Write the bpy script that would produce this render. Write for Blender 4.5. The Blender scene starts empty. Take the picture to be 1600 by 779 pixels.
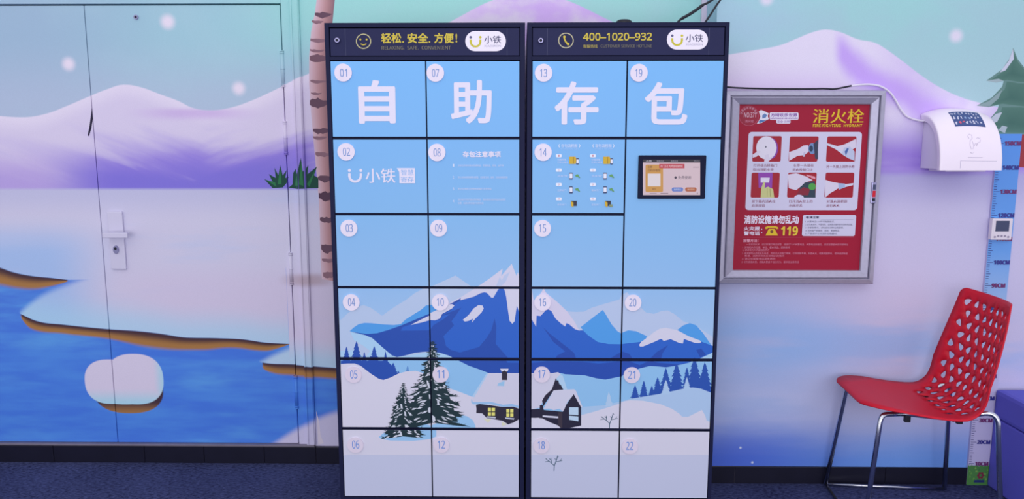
import bpy, bmesh, math, random
from math import sin, cos, pi, radians, sqrt
from mathutils import Vector, geometry

C = bpy.context.scene.collection
S = bpy.context.scene

# ---------------------------------------------------------------- camera, world, lamps, exposure
FOC, PITCH, YAW, CH, CY = 1148.0, .1395, .0135, 1.488, -3.124
cam = bpy.data.cameras.new('camera'); cam.sensor_width = 36; cam.sensor_fit = 'HORIZONTAL'
cam.lens = 36 * FOC / 1600; cam.clip_start = .05
camo = bpy.data.objects.new('camera', cam); C.objects.link(camo)
camo.location = (0, CY, CH); camo.rotation_euler = (pi / 2 - PITCH, 0, YAW)
S.camera = camo

w = bpy.data.worlds.new('world'); S.world = w; w.use_nodes = True
w.node_tree.nodes['Background'].inputs[0].default_value = (.94, .93, 1.0, 1)
w.node_tree.nodes['Background'].inputs[1].default_value = .92

def lamp(name, loc, rot, sx, sy, power, col=(1, .98, 1)):
    l = bpy.data.lights.new(name, 'AREA'); l.shape = 'RECTANGLE'; l.size = sx; l.size_y = sy
    l.energy = power; l.color = col
    o = bpy.data.objects.new(name, l); C.objects.link(o); o.location = loc; o.rotation_euler = rot
    return o
lamp('ceiling_lamp', (-.2, -3.0, 3.3), (radians(30), 0, 0), 3.6, 1.2, 12)
lamp('rear_fill', (0.0, -6.6, 1.5), (radians(90), 0, 0), 6, 2.8, 150)  # fill light added behind the camera, evens brightness from top to floor

vs = S.view_settings
vs.view_transform = 'Standard'; vs.look = 'None'; vs.gamma = 1; vs.use_curve_mapping = False
vs.exposure = 0.0

# ---------------------------------------------------------------- where a pixel meets a real plane
def ray(px, py):
    x, y, z = (px - 800) / FOC, 1.0, -(py - 389.5) / FOC
    c, s = cos(PITCH), sin(PITCH); y, z = c * y + s * z, -s * y + c * z
    c, s = cos(YAW), sin(YAW); return c * x - s * y, s * x + c * y, z
def at(px, py, Y):
    x, y, z = ray(px, py); t = (Y - CY) / y
    return Vector((x * t, Y, CH + z * t))
def atx(px, py, Y):
    v = at(px, py, Y); return v.x, v.z
def atz(px, py, Z):
    x, y, z = ray(px, py); t = (Z - CH) / z
    return Vector((x * t, CY + y * t, Z))

WL, WR, LK = .19, 0.0, -.374        # left wall, right wall and locker front planes

# ---------------------------------------------------------------- materials
def lin(c):
    return tuple((v / 255 / 12.92) if v / 255 <= .04045 else ((v / 255 + .055) / 1.055) ** 2.4 for v in c)
def newmat(name):
    m = bpy.data.materials.new(name); m.use_nodes = True
    return m, m.node_tree, m.node_tree.nodes['Principled BSDF']
def mat(name, rgb, rough=.5, metal=0, spec=.4, vary=.06, scale=30, bump=0, coat=0):
    m, nt, b = newmat(name); c = lin(rgb)
    b.inputs['Roughness'].default_value = rough; b.inputs['Metallic'].default_value = metal
    b.inputs['Specular IOR Level'].default_value = spec; b.inputs['Coat Weight'].default_value = coat
    tc = nt.nodes.new('ShaderNodeTexCoord')
    n = nt.nodes.new('ShaderNodeTexNoise'); n.inputs['Scale'].default_value = scale; n.inputs['Detail'].default_value = 4
    nt.links.new(tc.outputs['Object'], n.inputs['Vector'])
    r = nt.nodes.new('ShaderNodeMix'); r.data_type = 'RGBA'
    r.inputs[6].default_value = (*[max(0, v * (1 - vary)) for v in c], 1); r.inputs[7].default_value = (*[min(1, v * (1 + vary)) for v in c], 1)
    nt.links.new(n.outputs['Fac'], r.inputs[0]); nt.links.new(r.outputs[2], b.inputs['Base Color'])
    if bump:
        bp = nt.nodes.new('ShaderNodeBump'); bp.inputs['Strength'].default_value = bump; bp.inputs['Distance'].default_value = .003
        nt.links.new(n.outputs['Fac'], bp.inputs['Height']); nt.links.new(bp.outputs[0], b.inputs['Normal'])
    return m
def inkmat(name, rough=.45, emit=0, spec=.3):
    m, nt, b = newmat(name)
    a = nt.nodes.new('ShaderNodeAttribute'); a.attribute_name = 'Col'
    b.inputs['Roughness'].default_value = rough; b.inputs['Specular IOR Level'].default_value = spec
    if emit:
        b.inputs['Base Color'].default_value = (.01, .01, .01, 1)
        nt.links.new(a.outputs['Color'], b.inputs['Emission Color']); b.inputs['Emission Strength'].default_value = emit
    else:
        nt.links.new(a.outputs['Color'], b.inputs['Base Color'])
    return m

M = dict(
    navy=mat('navy_powder_coat', (25, 29, 62), .6, spec=.15, vary=.10, scale=200),
    navy_panel=mat('navy_panel_paint', (40, 43, 80), .6, spec=.15, vary=.05),
    dark=mat('dark_gap', (14, 18, 42), .6),
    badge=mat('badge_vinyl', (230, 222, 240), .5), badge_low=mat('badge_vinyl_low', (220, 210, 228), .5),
    chrome=mat('chrome', (205, 208, 222), .16, 1, vary=.02),
    steel=mat('lock_steel', (150, 148, 186), .35, 1),
    alu=mat('brushed_aluminium', (172, 170, 194), .45, .45, vary=.12, scale=60),
    alu_side=mat('aluminium_side', (150, 150, 178), .42, .75, vary=.10, scale=60),
    red=mat('red_plastic', (204, 24, 50), .48, spec=.28, vary=.06, scale=60),
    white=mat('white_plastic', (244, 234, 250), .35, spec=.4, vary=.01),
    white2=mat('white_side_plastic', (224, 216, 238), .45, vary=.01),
    lever=mat('white_painted_metal', (206, 203, 228), .4, vary=.02),
    black=mat('black_rubber', (22, 24, 40), .5),
    tile=mat('black_tile', (22, 22, 40), .35, spec=.4, vary=.25, scale=12),
    grout=mat('grout', (84, 82, 100), .9),
    sill=mat('metal_sill', (128, 122, 140), .5, .3, vary=.2, scale=14),
    vinyl=mat('blue_vinyl', (96, 97, 204), .6, spec=.25, vary=.06, scale=8, bump=.1),
    poster=mat('poster_red', (158, 22, 54), .5, spec=.2, vary=.05, scale=5),
    cord=mat('white_cord', (226, 220, 240), .5),
    trunking=mat('white_trunking', (215, 206, 228), .5),
    lcd=mat('grey_lcd', (62, 70, 104), .3),
    soil=mat('tape', (36, 34, 62), .6),
)
INK, SCREEN = inkmat('printed_ink'), inkmat('lit_screen', emit=.85)
PAINT = inkmat('mural_paint', .6, spec=.2)

# carpet
m, nt, b = newmat('navy_carpet'); M['carpet'] = m
tc = nt.nodes.new('ShaderNodeTexCoord')
n1 = nt.nodes.new('ShaderNodeTexNoise'); n1.inputs['Scale'].default_value = 95; n1.inputs['Detail'].default_value = 5; n1.inputs['Roughness'].default_value = .7
n2 = nt.nodes.new('ShaderNodeTexNoise'); n2.inputs['Scale'].default_value = 2.2; n2.inputs['Detail'].default_value = 3
cr = nt.nodes.new('ShaderNodeValToRGB'); cr.color_ramp.elements[0].position = .33; cr.color_ramp.elements[1].position = .72
cr.color_ramp.elements[0].color = (*lin((29, 32, 64)), 1); cr.color_ramp.elements[1].color = (*lin((88, 97, 146)), 1)
mp = nt.nodes.new('ShaderNodeMapping'); mp.inputs['Scale'].default_value = (.55, 1.2, 1)
nt.links.new(tc.outputs['Object'], mp.inputs['Vector'])
nt.links.new(mp.outputs[0], n1.inputs['Vector']); nt.links.new(tc.outputs['Object'], n2.inputs['Vector'])
ad = nt.nodes.new('ShaderNodeMath'); ad.operation = 'MULTIPLY_ADD'; ad.inputs[1].default_value = .25; 
sb = nt.nodes.new('ShaderNodeMath'); sb.operation = 'SUBTRACT'; sb.inputs[1].default_value = .125
nt.links.new(n2.outputs['Fac'], ad.inputs[0]); nt.links.new(n1.outputs['Fac'], ad.inputs[2]); nt.links.new(ad.outputs[0], sb.inputs[0])
nt.links.new(sb.outputs[0], cr.inputs[0]); nt.links.new(cr.outputs[0], b.inputs['Base Color'])
b.inputs['Roughness'].default_value = .95; b.inputs['Specular IOR Level'].default_value = .1
bp = nt.nodes.new('ShaderNodeBump'); bp.inputs['Strength'].default_value = .7; bp.inputs['Distance'].default_value = .01
nt.links.new(n1.outputs['Fac'], bp.inputs['Height']); nt.links.new(bp.outputs[0], b.inputs['Normal'])

# ---- node expressions for the painted murals
class X:
    nt = None
    def __init__(s, sock): s.s = sock
    @staticmethod
    def op(o, *a):
        n = X.nt.nodes.new('ShaderNodeMath'); n.operation = o
        for i, v in enumerate(a):
            if isinstance(v, X): X.nt.links.new(v.s, n.inputs[i])
            else: n.inputs[i].default_value = v
        return X(n.outputs[0])
    def __add__(a, b): return X.op('ADD', a, b)
    def __radd__(a, b): return X.op('ADD', b, a)
    def __sub__(a, b): return X.op('SUBTRACT', a, b)
    def __rsub__(a, b): return X.op('SUBTRACT', b, a)
    def __mul__(a, b): return X.op('MULTIPLY', a, b)
    def __rmul__(a, b): return X.op('MULTIPLY', b, a)
    def __truediv__(a, b): return X.op('DIVIDE', a, b)
def vmax(a, b): return X.op('MAXIMUM', a, b)
def vmin(a, b): return X.op('MINIMUM', a, b)
def ramp(x, lo, hi, smooth=True):
    n = X.nt.nodes.new('ShaderNodeMapRange'); n.interpolation_type = 'SMOOTHSTEP' if smooth else 'LINEAR'; n.clamp = True
    if lo > hi: lo, hi, a, c = hi, lo, 1, 0
    else: a, c = 0, 1
    X.nt.links.new(x.s, n.inputs[0])
    for i, v in zip((1, 2, 3, 4), (lo, hi, a, c)): n.inputs[i].default_value = v
    return X(n.outputs[0])
def curve(x, pts, lo, hi, vlo=-.3, vhi=2.7, kind='AUTO_CLAMPED'):
    n = X.nt.nodes.new('ShaderNodeFloatCurve'); cm = n.mapping; cv = cm.curves[0]
    pts = sorted(pts); q = [((a - lo) / (hi - lo), (z - vlo) / (vhi - vlo)) for a, z in pts]
    while len(cv.points) < len(q): cv.points.new(.5, .5)
    for p, l in zip(cv.points, q): p.location = l; p.handle_type = kind
    cm.update()
    X.nt.links.new(ramp(x, lo, hi, False).s, n.inputs['Value'])
    return X(n.outputs[0]) * (vhi - vlo) + vlo
def fbm(x, z, sx, sz, seed, detail=4, rough=.55):
    c = X.nt.nodes.new('ShaderNodeCombineXYZ'); X.nt.links.new((x * sx).s, c.inputs[0]); c.inputs[1].default_value = seed
    X.nt.links.new((z * sz).s, c.inputs[2])
    n = X.nt.nodes.new('ShaderNodeTexNoise'); n.inputs['Scale'].default_value = 1; n.inputs['Detail'].default_value = detail
    n.inputs['Roughness'].default_value = rough; X.nt.links.new(c.outputs[0], n.inputs['Vector'])
    return X(n.outputs['Fac'])
def mix(f, a, b):
    n = X.nt.nodes.new('ShaderNodeMix'); n.data_type = 'RGBA'
    if isinstance(f, X): X.nt.links.new(f.s, n.inputs[0])
    else: n.inputs[0].default_value = f
    for i, v in ((6, a), (7, b)):
        if isinstance(v, X): X.nt.links.new(v.s, n.inputs[i])
        else: n.inputs[i].default_value = (*lin(v), 1)
    return X(n.outputs[2])
def position():
    g = X.nt.nodes.new('ShaderNodeNewGeometry'); s = X.nt.nodes.new('ShaderNodeSeparateXYZ')
    X.nt.links.new(g.outputs['Position'], s.inputs[0]); return X(s.outputs[0]), X(s.outputs[2])
def dot_at(x, z, c, r):
    d = X.op('SQRT', (x - c[0]) * (x - c[0]) + (z - c[1]) * (z - c[1]))
    return ramp(d, r * 1.35, r * .25)
def finish(nt, b, colour, x, z, rough=.5):
    g = fbm(x, z, 420, 420, 3.3, 2)             # print grain
    n = nt.nodes.new('ShaderNodeVectorMath'); n.operation = 'MULTIPLY'; n.inputs[1].default_value = (1.17, 1.17, 1.10)   # gain in the colour, makes up for weaker light at the walls
    nt.links.new(mix(ramp(g, .3, .7) * .06, colour, (70, 70, 110)).s, n.inputs[0]); nt.links.new(n.outputs[0], b.inputs['Base Color'])
    b.inputs['Roughness'].default_value = rough; b.inputs['Specular IOR Level'].default_value = .25

def mural_left():
    m, nt, b = newmat('mural_left'); X.nt = nt
    x, z = position(); lo, hi = -3.0, 1.0
    P = lambda pts: [atx(px, py, WL) for px, py in pts]
    zz = lambda py, px=300: at(px, py, WL).z
    xx = lambda px, py=300: at(px, py, WL).x
    n1 = fbm(x, z, 1.6, 2.2, 1.0); n2 = fbm(x, z, 1.2, 7, 5.0); n3 = fbm(x, z, 2.5, 16, 9.0)
    n4 = fbm(x, z, 3.0, 4.5, 13.0)
    # sky
    sky = mix(ramp(x, xx(60), xx(360)), (150, 177, 207), (151, 192, 211))
    sky = mix(ramp(z, zz(50), zz(170)) * .8, sky, (170, 183, 214))
    sky = mix(ramp(x, xx(330), xx(520)) * ramp(z, zz(130), zz(10)), sky, (148, 205, 209))
    sky = mix(ramp(n1, .45, .75) * .5, sky, (164, 196, 216))
    for c, r in (((262, 34), 12), ((107, 100), 11), ((373, 138), 11)):
        sky = mix(dot_at(x, z, atx(*c, WL), r * .0029) * .9, sky, (226, 214, 236))
    # far mountains
    ridge = curve(x, P([(-400, 150), (-150, 160), (0, 181), (35, 183), (70, 178), (105, 165), (140, 150), (165, 140), (195, 132), (220, 136), (250, 147), (280, 158),
                        (300, 168), (330, 172), (360, 168), (395, 156), (430, 140), (460, 125), (490, 112), (560, 92), (640, 66), (705, 33), (770, 0), (830, -16),
                        (885, 0), (955, 33), (1010, 58), (1080, 80)]), lo, hi)
    d = ridge - z
    nd = fbm(x, z + x * .38, 1.1, 6.0, 51.0, 4); nu = fbm(x, z - x * .30, 1.2, 7.0, 57.0, 4)
    slope = ramp(x, xx(300), xx(345))
    streak = nd * (1 - slope) + nu * slope
    mount = mix(ramp(d, 0, .08), (216, 208, 234), (205, 196, 228))
    side = .30 + .70 * ramp(x, xx(60), xx(200))
    vio = ramp(z + (streak - .5) * .42, zz(196), zz(262))
    mount = mix(vio * side, mount, (146, 126, 217))
    mount = mix(ramp(z, zz(225), zz(290)) * ramp(x, xx(170), xx(40)) * .55, mount, (190, 160, 220))
    mount = mix(ramp(z + (streak - .5) * .22, zz(232), zz(284)) * side, mount, (122, 110, 211))
    mount = mix(ramp(streak, .56, .70) * ramp(z, zz(215), zz(240)) * ramp(z, zz(292), zz(276)) * .55, mount, (186, 176, 224))
    mount = mix(ramp(z, zz(165), zz(175)) * ramp(z, zz(192), zz(177)) * ramp(x, xx(190), xx(300)) * ramp(x, xx(430), xx(330)) * .65, mount, (188, 158, 220))
    mount = mix(ramp(x, xx(660), xx(800)) * ramp(n4, .42, .6) * .7, mount, (190, 150, 236))
    col = mix(ramp(d, -.003, .004), sky, mount)
    # snow field
    snow = mix(ramp(z, zz(296), zz(350)), (184, 184, 220), (198, 195, 224))
    snow = mix(ramp(x, xx(190), xx(60)) * ramp(z, zz(330), zz(400)) * .85, snow, (150, 182, 232))
    snow = mix(ramp(n2, .5, .7) * .45, snow, (176, 190, 230))
    snow = mix(ramp(z, zz(400), zz(450)) * ramp(x, xx(80), xx(260)) * .8, snow, (200, 190, 221))
    col = mix(ramp(z, zz(293) + .004, zz(297) - .004), col, snow)
    # water
    water = mix(ramp(n3, .35, .68), (66, 112, 214), (84, 146, 224))
    water = mix(ramp(z, zz(450), zz(560)) * .5, water, (62, 116, 220))
    water = mix(ramp(n2, .52, .72) * .5, water, (98, 168, 228))
    # shore curves (top edge of the earth bank, lower edge)
    t1 = curve(x, P([(-150, 395), (-60, 405), (0, 418), (20, 425), (50, 431), (80, 434), (112, 437), (205, 437)]), lo, hi)
    b1 = curve(x, P([(-150, 425), (-60, 436), (0, 443), (25, 448), (50, 450), (80, 446), (112, 437.5)]), lo, hi)
    t2 = curve(x, P([(28, 488), (36, 492), (60, 502), (100, 507), (170, 514), (215, 517), (250, 521), (290, 527), (340, 528), (380, 530), (415, 535), (452, 537)]), lo, hi)
    b2 = curve(x, P([(28, 489), (36, 500), (48, 512), (100, 520), (170, 528), (230, 540), (290, 545), (320, 545), (360, 542), (415, 547), (435, 543), (452, 537.5)]), lo, hi)
    t3 = curve(x, P([(404, 565), (420, 567.5), (460, 569), (490, 572), (530, 575), (620, 585)]), lo, hi)
    b3 = curve(x, P([(404, 566), (410, 574), (425, 581), (460, 585), (530, 591), (620, 600)]), lo, hi)
    u2 = curve(x, P([(28, 489), (45, 474), (70, 457), (110, 440), (150, 425), (185, 412)]), lo, hi)
    u3 = curve(x, P([(402, 566), (425, 553), (455, 540), (485, 525)]), lo, hi)
    e = .004
    left = ramp(x, xx(205), xx(203))
    right = ramp(x, xx(452, 540) - .002, xx(452, 540) + .002)
    s1 = ramp(z - t1, -e, e) * left
    s2 = ramp(z - t2, -e, e) * ramp(u2 - z, -.015, .03) * ramp(x, xx(29, 490), xx(33, 490)) * (1 - right)
    s3 = ramp(z - t3, -e, e) * vmax(ramp(u3 - z, -.012, .03), right) * ramp(x, xx(403, 566), xx(407, 566))
    s2b = ramp(z - t2, -e, e) * (1 - left) * (1 - right) * ramp(u2 - z, -.015, .03)
    isnow = vmax(vmax(s1, s2), vmax(s3, s2b))
    near = vmax(ramp(z - t2, .17, .01) * (1 - right), ramp(z - t3, .15, .01) * ramp(x, xx(400), xx(440)))
    snow2 = mix(near * .75, snow, (162, 202, 234))
    lower = ramp(z, zz(416), zz(420))
    col = mix(lower, col, mix(isnow, water, snow2))
    for t, bb, x0, x1 in ((t1, b1, -600, 112), (t2, b2, 31, 452), (t3, b3, 405, 700)):
        f = (t - z) / (t - bb + .0005)
        mask = ramp(f, -.06, .06) * ramp(f, 1.25, .85) * ramp(x, xx(x0, 490), xx(x0 + 3, 490)) * ramp(x, xx(x1, 490), xx(x1 - 4, 490))
        col = mix(mask, col, mix(ramp(f, .1, .75), (66, 42, 52), (158, 112, 62)))
    # lower right snow
    edge = curve(x, P([(400, 706), (425, 692), (460, 670), (495, 652), (530, 640), (620, 630)]), lo, hi)
    col = mix(ramp(edge - z, -.015, .03) * ramp(x, xx(400, 690), xx(425, 690)), col, (190, 186, 222))
    # ice stone with its brown foot
    def blob(cx, cy, rx, ry, e):
        c = atx(cx, cy, WL); k = .00292
        X_ = (x - c[0]) / (rx * k); Z_ = (z - c[1]) / (ry * k)
        ang = X.op('SQRT', X.op('POWER', X.op('ABSOLUTE', X_), 2.4) + X.op('POWER', X.op('ABSOLUTE', Z_), 2.4))
        return ramp(ang, 1 + e, 1 - e), Z_, X_
    foot, fz, fx = blob(200, 608, 57, 40, .03)
    col = mix(foot * ramp(z, zz(585), zz(595)), col, mix(ramp(z, zz(626, 199), zz(645, 199)), (62, 42, 56), (150, 108, 66)))
    s, sz, sx = blob(172, 596, 41, 37, .03); s_b, sz2, sx2 = blob(211, 592, 46, 42, .03); sm, sz3, sx3 = blob(194, 608, 52, 25, .03)
    tot = vmax(vmax(s, s_b), sm)
    rim = ramp(z, zz(604, 199), zz(632, 199))
    rimr = ramp(sx2, .62, 1.0)
    col = mix(tot, col, mix(vmax(rim * .8, rimr * .7), (206, 198, 226), (148, 206, 230)))
    sm_ = blob(484, 437, 34, 9, .8)[0]
    col = mix(sm_ * .45, col, (140, 98, 92))
    finish(nt, b, col, x, z); return m

def mural_right():
    m, nt, b = newmat('mural_right'); X.nt = nt
    x, z = position(); lo, hi = .5, 3.2
    P = lambda pts: [atx(px, py, WR) for px, py in pts]
    zz = lambda py, px=1400: at(px, py, WR).z
    xx = lambda px, py=300: at(px, py, WR).x
    n1 = fbm(x, z, 1.8, 2.6, 21.0); n2 = fbm(x, z, 1.0, 5, 25.0); n4 = fbm(x, z, 4, 3, 33.0); n5 = fbm(x, z, 1.5, 9, 39.)
    sky = mix(ramp(x, xx(1120), xx(1330)), (156, 190, 216), (154, 192, 208))
    sky = mix(ramp(z, zz(110), zz(30)) * ramp(n1, .4, .7) * .6, sky, (146, 204, 208))
    sky = mix(ramp(z, zz(40), zz(170)) * .35, sky, (170, 196, 214))
    for c, r in (((1494, 56), 11), ((1198, -2), 11)):
        sky = mix(dot_at(x, z, atx(*c, WR), r * .0027) * .9, sky, (216, 208, 234))
    ridge = curve(x, P([(1060, 96), (1110, 90), (1145, 84), (1180, 78), (1220, 70), (1245, 60), (1270, 50), (1290, 46), (1310, 49), (1340, 61), (1368, 67), (1385, 77), (1410, 95),
                        (1440, 118), (1470, 137), (1500, 151), (1530, 160), (1560, 167), (1600, 172), (1700, 180)]), lo, hi)
    d = ridge - z
    mount = mix(ramp(z, zz(90), zz(150)) * ramp(x, xx(1420), xx(1260)), (214, 207, 236), (202, 186, 230))
    # the violet fold that runs down from the peak
    cx = curve(x, P([(1270, 20), (1290, 52), (1310, 80), (1340, 105), (1380, 128), (1420, 150), (1480, 190), (1560, 230)]), lo, hi)
    fold = ramp(X.op('ABSOLUTE', z - cx + (n4 - .5) * .10), .10, .01) * ramp(x, xx(1285), xx(1305))
    mount = mix(fold * .8, mount, (178, 140, 236))
    mount = mix(ramp(x, xx(1330), xx(1420)) * ramp(n4, .35, .6) * .45, mount, (186, 160, 232))
    mount = mix(ramp(z, zz(170), zz(258)) * (.65 + .35 * ramp(n2, .4, .6)), mount, (142, 114, 214))
    col = mix(ramp(d, -.003, .004), sky, mount)
    snow = mix(ramp(z, zz(272), zz(340)), (170, 166, 216), (190, 186, 224))
    snow = mix(ramp(z, zz(400), zz(500)) * ramp(x, xx(1420), xx(1200)), snow, (160, 176, 226))
    snow = mix(ramp(z, zz(470), zz(530)) * ramp(z, zz(600), zz(545)) * ramp(n2, .4, .6) * .8, snow, (136, 172, 230))
    snow = mix(ramp(z, zz(560), zz(610)) * ramp(n5, .35, .6) * .7, snow, (178, 184, 228))
    blue = mix(ramp(x, xx(1130, 700), xx(1430, 700)), (70, 100, 206), (104, 148, 228))
    snow = mix(ramp(z + (n5 - .5) * .12, zz(630, 1200), zz(722, 1200)), snow, blue)
    col = mix(ramp(z, zz(268) + .012, zz(274) - .012), col, snow)
    for c in ((1157, 699), (1175.5, 722)):
        col = mix(dot_at(x, z, atx(*c, WR), .006), col, (196, 206, 236))
    finish(nt, b, col, x, z); return m
M['mural_left'] = mural_left(); M['mural_right'] = mural_right()

# ---------------------------------------------------------------- object helpers
def link(name, me, parent=None, mats=(), smooth=False):
    o = bpy.data.objects.new(name, me); C.objects.link(o)
    for mt in mats: me.materials.append(mt)
    if smooth: me.polygons.foreach_set('use_smooth', [True] * len(me.polygons))
    if parent:
        o.parent = parent; org = origin_of(parent); me.transform(__import__('mathutils').Matrix.Translation(-org))
    return o
def origin_of(o):
    v = Vector((0, 0, 0))
    while o: v = v + o.location; o = o.parent
    return v
def thing(name, label, cat, loc, group=None):
    o = bpy.data.objects.new(name, None); C.objects.link(o); o.location = loc; o.empty_display_size = .1
    o['label'] = label; o['category'] = cat
    if group: o['group'] = group
    return o
def tag(o, label, cat, group=None):
    o['label'] = label; o['category'] = cat
    if group: o['group'] = group
    return o
def struct(o):
    o['kind'] = 'structure'; return o
class B:
    """collects shapes of one part"""
    def __init__(s): s.bm = bmesh.new(); s.k = 0
    def box(s, x0, x1, y0, y1, z0, z1, bev=0, mi=0):
        v = [s.bm.verts.new(p) for p in ((x0, y0, z0), (x1, y0, z0), (x1, y1, z0), (x0, y1, z0), (x0, y0, z1), (x1, y0, z1), (x1, y1, z1), (x0, y1, z1))]
        f = [s.bm.faces.new([v[i] for i in q]) for q in ((3, 2, 1, 0), (4, 5, 6, 7), (0, 1, 5, 4), (1, 2, 6, 5), (2, 3, 7, 6), (3, 0, 4, 7))]
        for q in f: q.material_index = mi
        if bev:
            es = list({e for q in f for e in q.edges})
            r = bmesh.ops.bevel(s.bm, geom=es, offset=bev, segments=2, affect='EDGES', profile=.6)
            for q in r['faces']: q.material_index = mi
        return s
    def tube(s, path, r, seg=10, cap=True, mi=0):
        path = [Vector(p) for p in path]; rings = []; up = None
        for i, p in enumerate(path):
            t = (path[min(i + 1, len(path) - 1)] - path[max(i - 1, 0)]).normalized()
            if up is None: up = t.orthogonal().normalized()
            up = (up - t * up.dot(t)).normalized(); sd = t.cross(up)
            rr = r[i] if isinstance(r, (list, tuple)) else r
            rings.append([s.bm.verts.new(p + rr * (cos(2 * pi * k / seg) * up + sin(2 * pi * k / seg) * sd)) for k in range(seg)])
        for a, b_ in zip(rings, rings[1:]):
            for k in range(seg):
                f = s.bm.faces.new((a[k], a[(k + 1) % seg], b_[(k + 1) % seg], b_[k])); f.smooth = True; f.material_index = mi
        if cap:
            s.bm.faces.new(rings[0][::-1]).material_index = mi; s.bm.faces.new(rings[-1]).material_index = mi
        return s
    def prism(s, pts, y0, y1, mi=0):
        """closed outline (x, z) between two depths"""
        a = [s.bm.verts.new((p[0], y0, p[1])) for p in pts]; c = [s.bm.verts.new((p[0], y1, p[1])) for p in pts]
        n = len(pts); f = [s.bm.faces.new(a), s.bm.faces.new(c[::-1])]
        for i in range(n): f.append(s.bm.faces.new((a[i], c[i], c[(i + 1) % n], a[(i + 1) % n])))
        for q in f: q.material_index = mi
        return s
    def build(s, name, mats, parent=None, smooth=False):
        bmesh.ops.recalc_face_normals(s.bm, faces=s.bm.faces)
        me = bpy.data.meshes.new(name); s.bm.to_mesh(me); s.bm.free()
        if not isinstance(mats, (list, tuple)): mats = [mats]
        return link(name, me, parent, mats, smooth)
def spline(pts, n=8):
    pts = [Vector(p) for p in pts]; out = []
    for i in range(len(pts) - 1):
        p0, p1, p2, p3 = pts[max(i - 1, 0)], pts[i], pts[i + 1], pts[min(i + 2, len(pts) - 1)]
        for k in range(n):
            t = k / n
            out.append(.5 * ((2 * p1) + (p2 - p0) * t + (2 * p0 - 5 * p1 + 4 * p2 - p3) * t * t + (3 * p1 - p0 - 3 * p2 + p3) * t ** 3))
    return out + [pts[-1]]
def circle(cx, cz, r, n=24, rz=None):
    return [(cx + r * cos(2 * pi * k / n), cz + (rz or r) * sin(2 * pi * k / n)) for k in range(n)]

# ---------------------------------------------------------------- flat print (lettering, pictures)
_glyph = {}
def sans(t, bold=False):
    d, u = (0x1D7EC, 0x1D5D4) if bold else (0x1D7E2, 0x1D5A0)
    return ''.join(chr(d + ord(c) - 48) if c.isdigit() else chr(u + ord(c) - 65) if 'A' <= c <= 'Z' else c for c in t)
def glyphs(body, bold=0, res=3):
    key = (body, bold, res)
    if key not in _glyph:
        cu = bpy.data.curves.new('text', 'FONT'); cu.body = body; cu.size = 1; cu.offset = bold; cu.resolution_u = res; cu.fill_mode = 'FRONT'
        ob = bpy.data.objects.new('text', cu); C.objects.link(ob); bpy.context.view_layer.update()
        me = ob.to_mesh(); vv = [(v.co.x, v.co.y) for v in me.vertices]
        me.calc_loop_triangles(); tt = [tuple(t.vertices) for t in me.loop_triangles]
        ob.to_mesh_clear(); bpy.data.objects.remove(ob); bpy.data.curves.remove(cu)
        _glyph[key] = (vv, tt)
    return _glyph[key]
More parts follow.
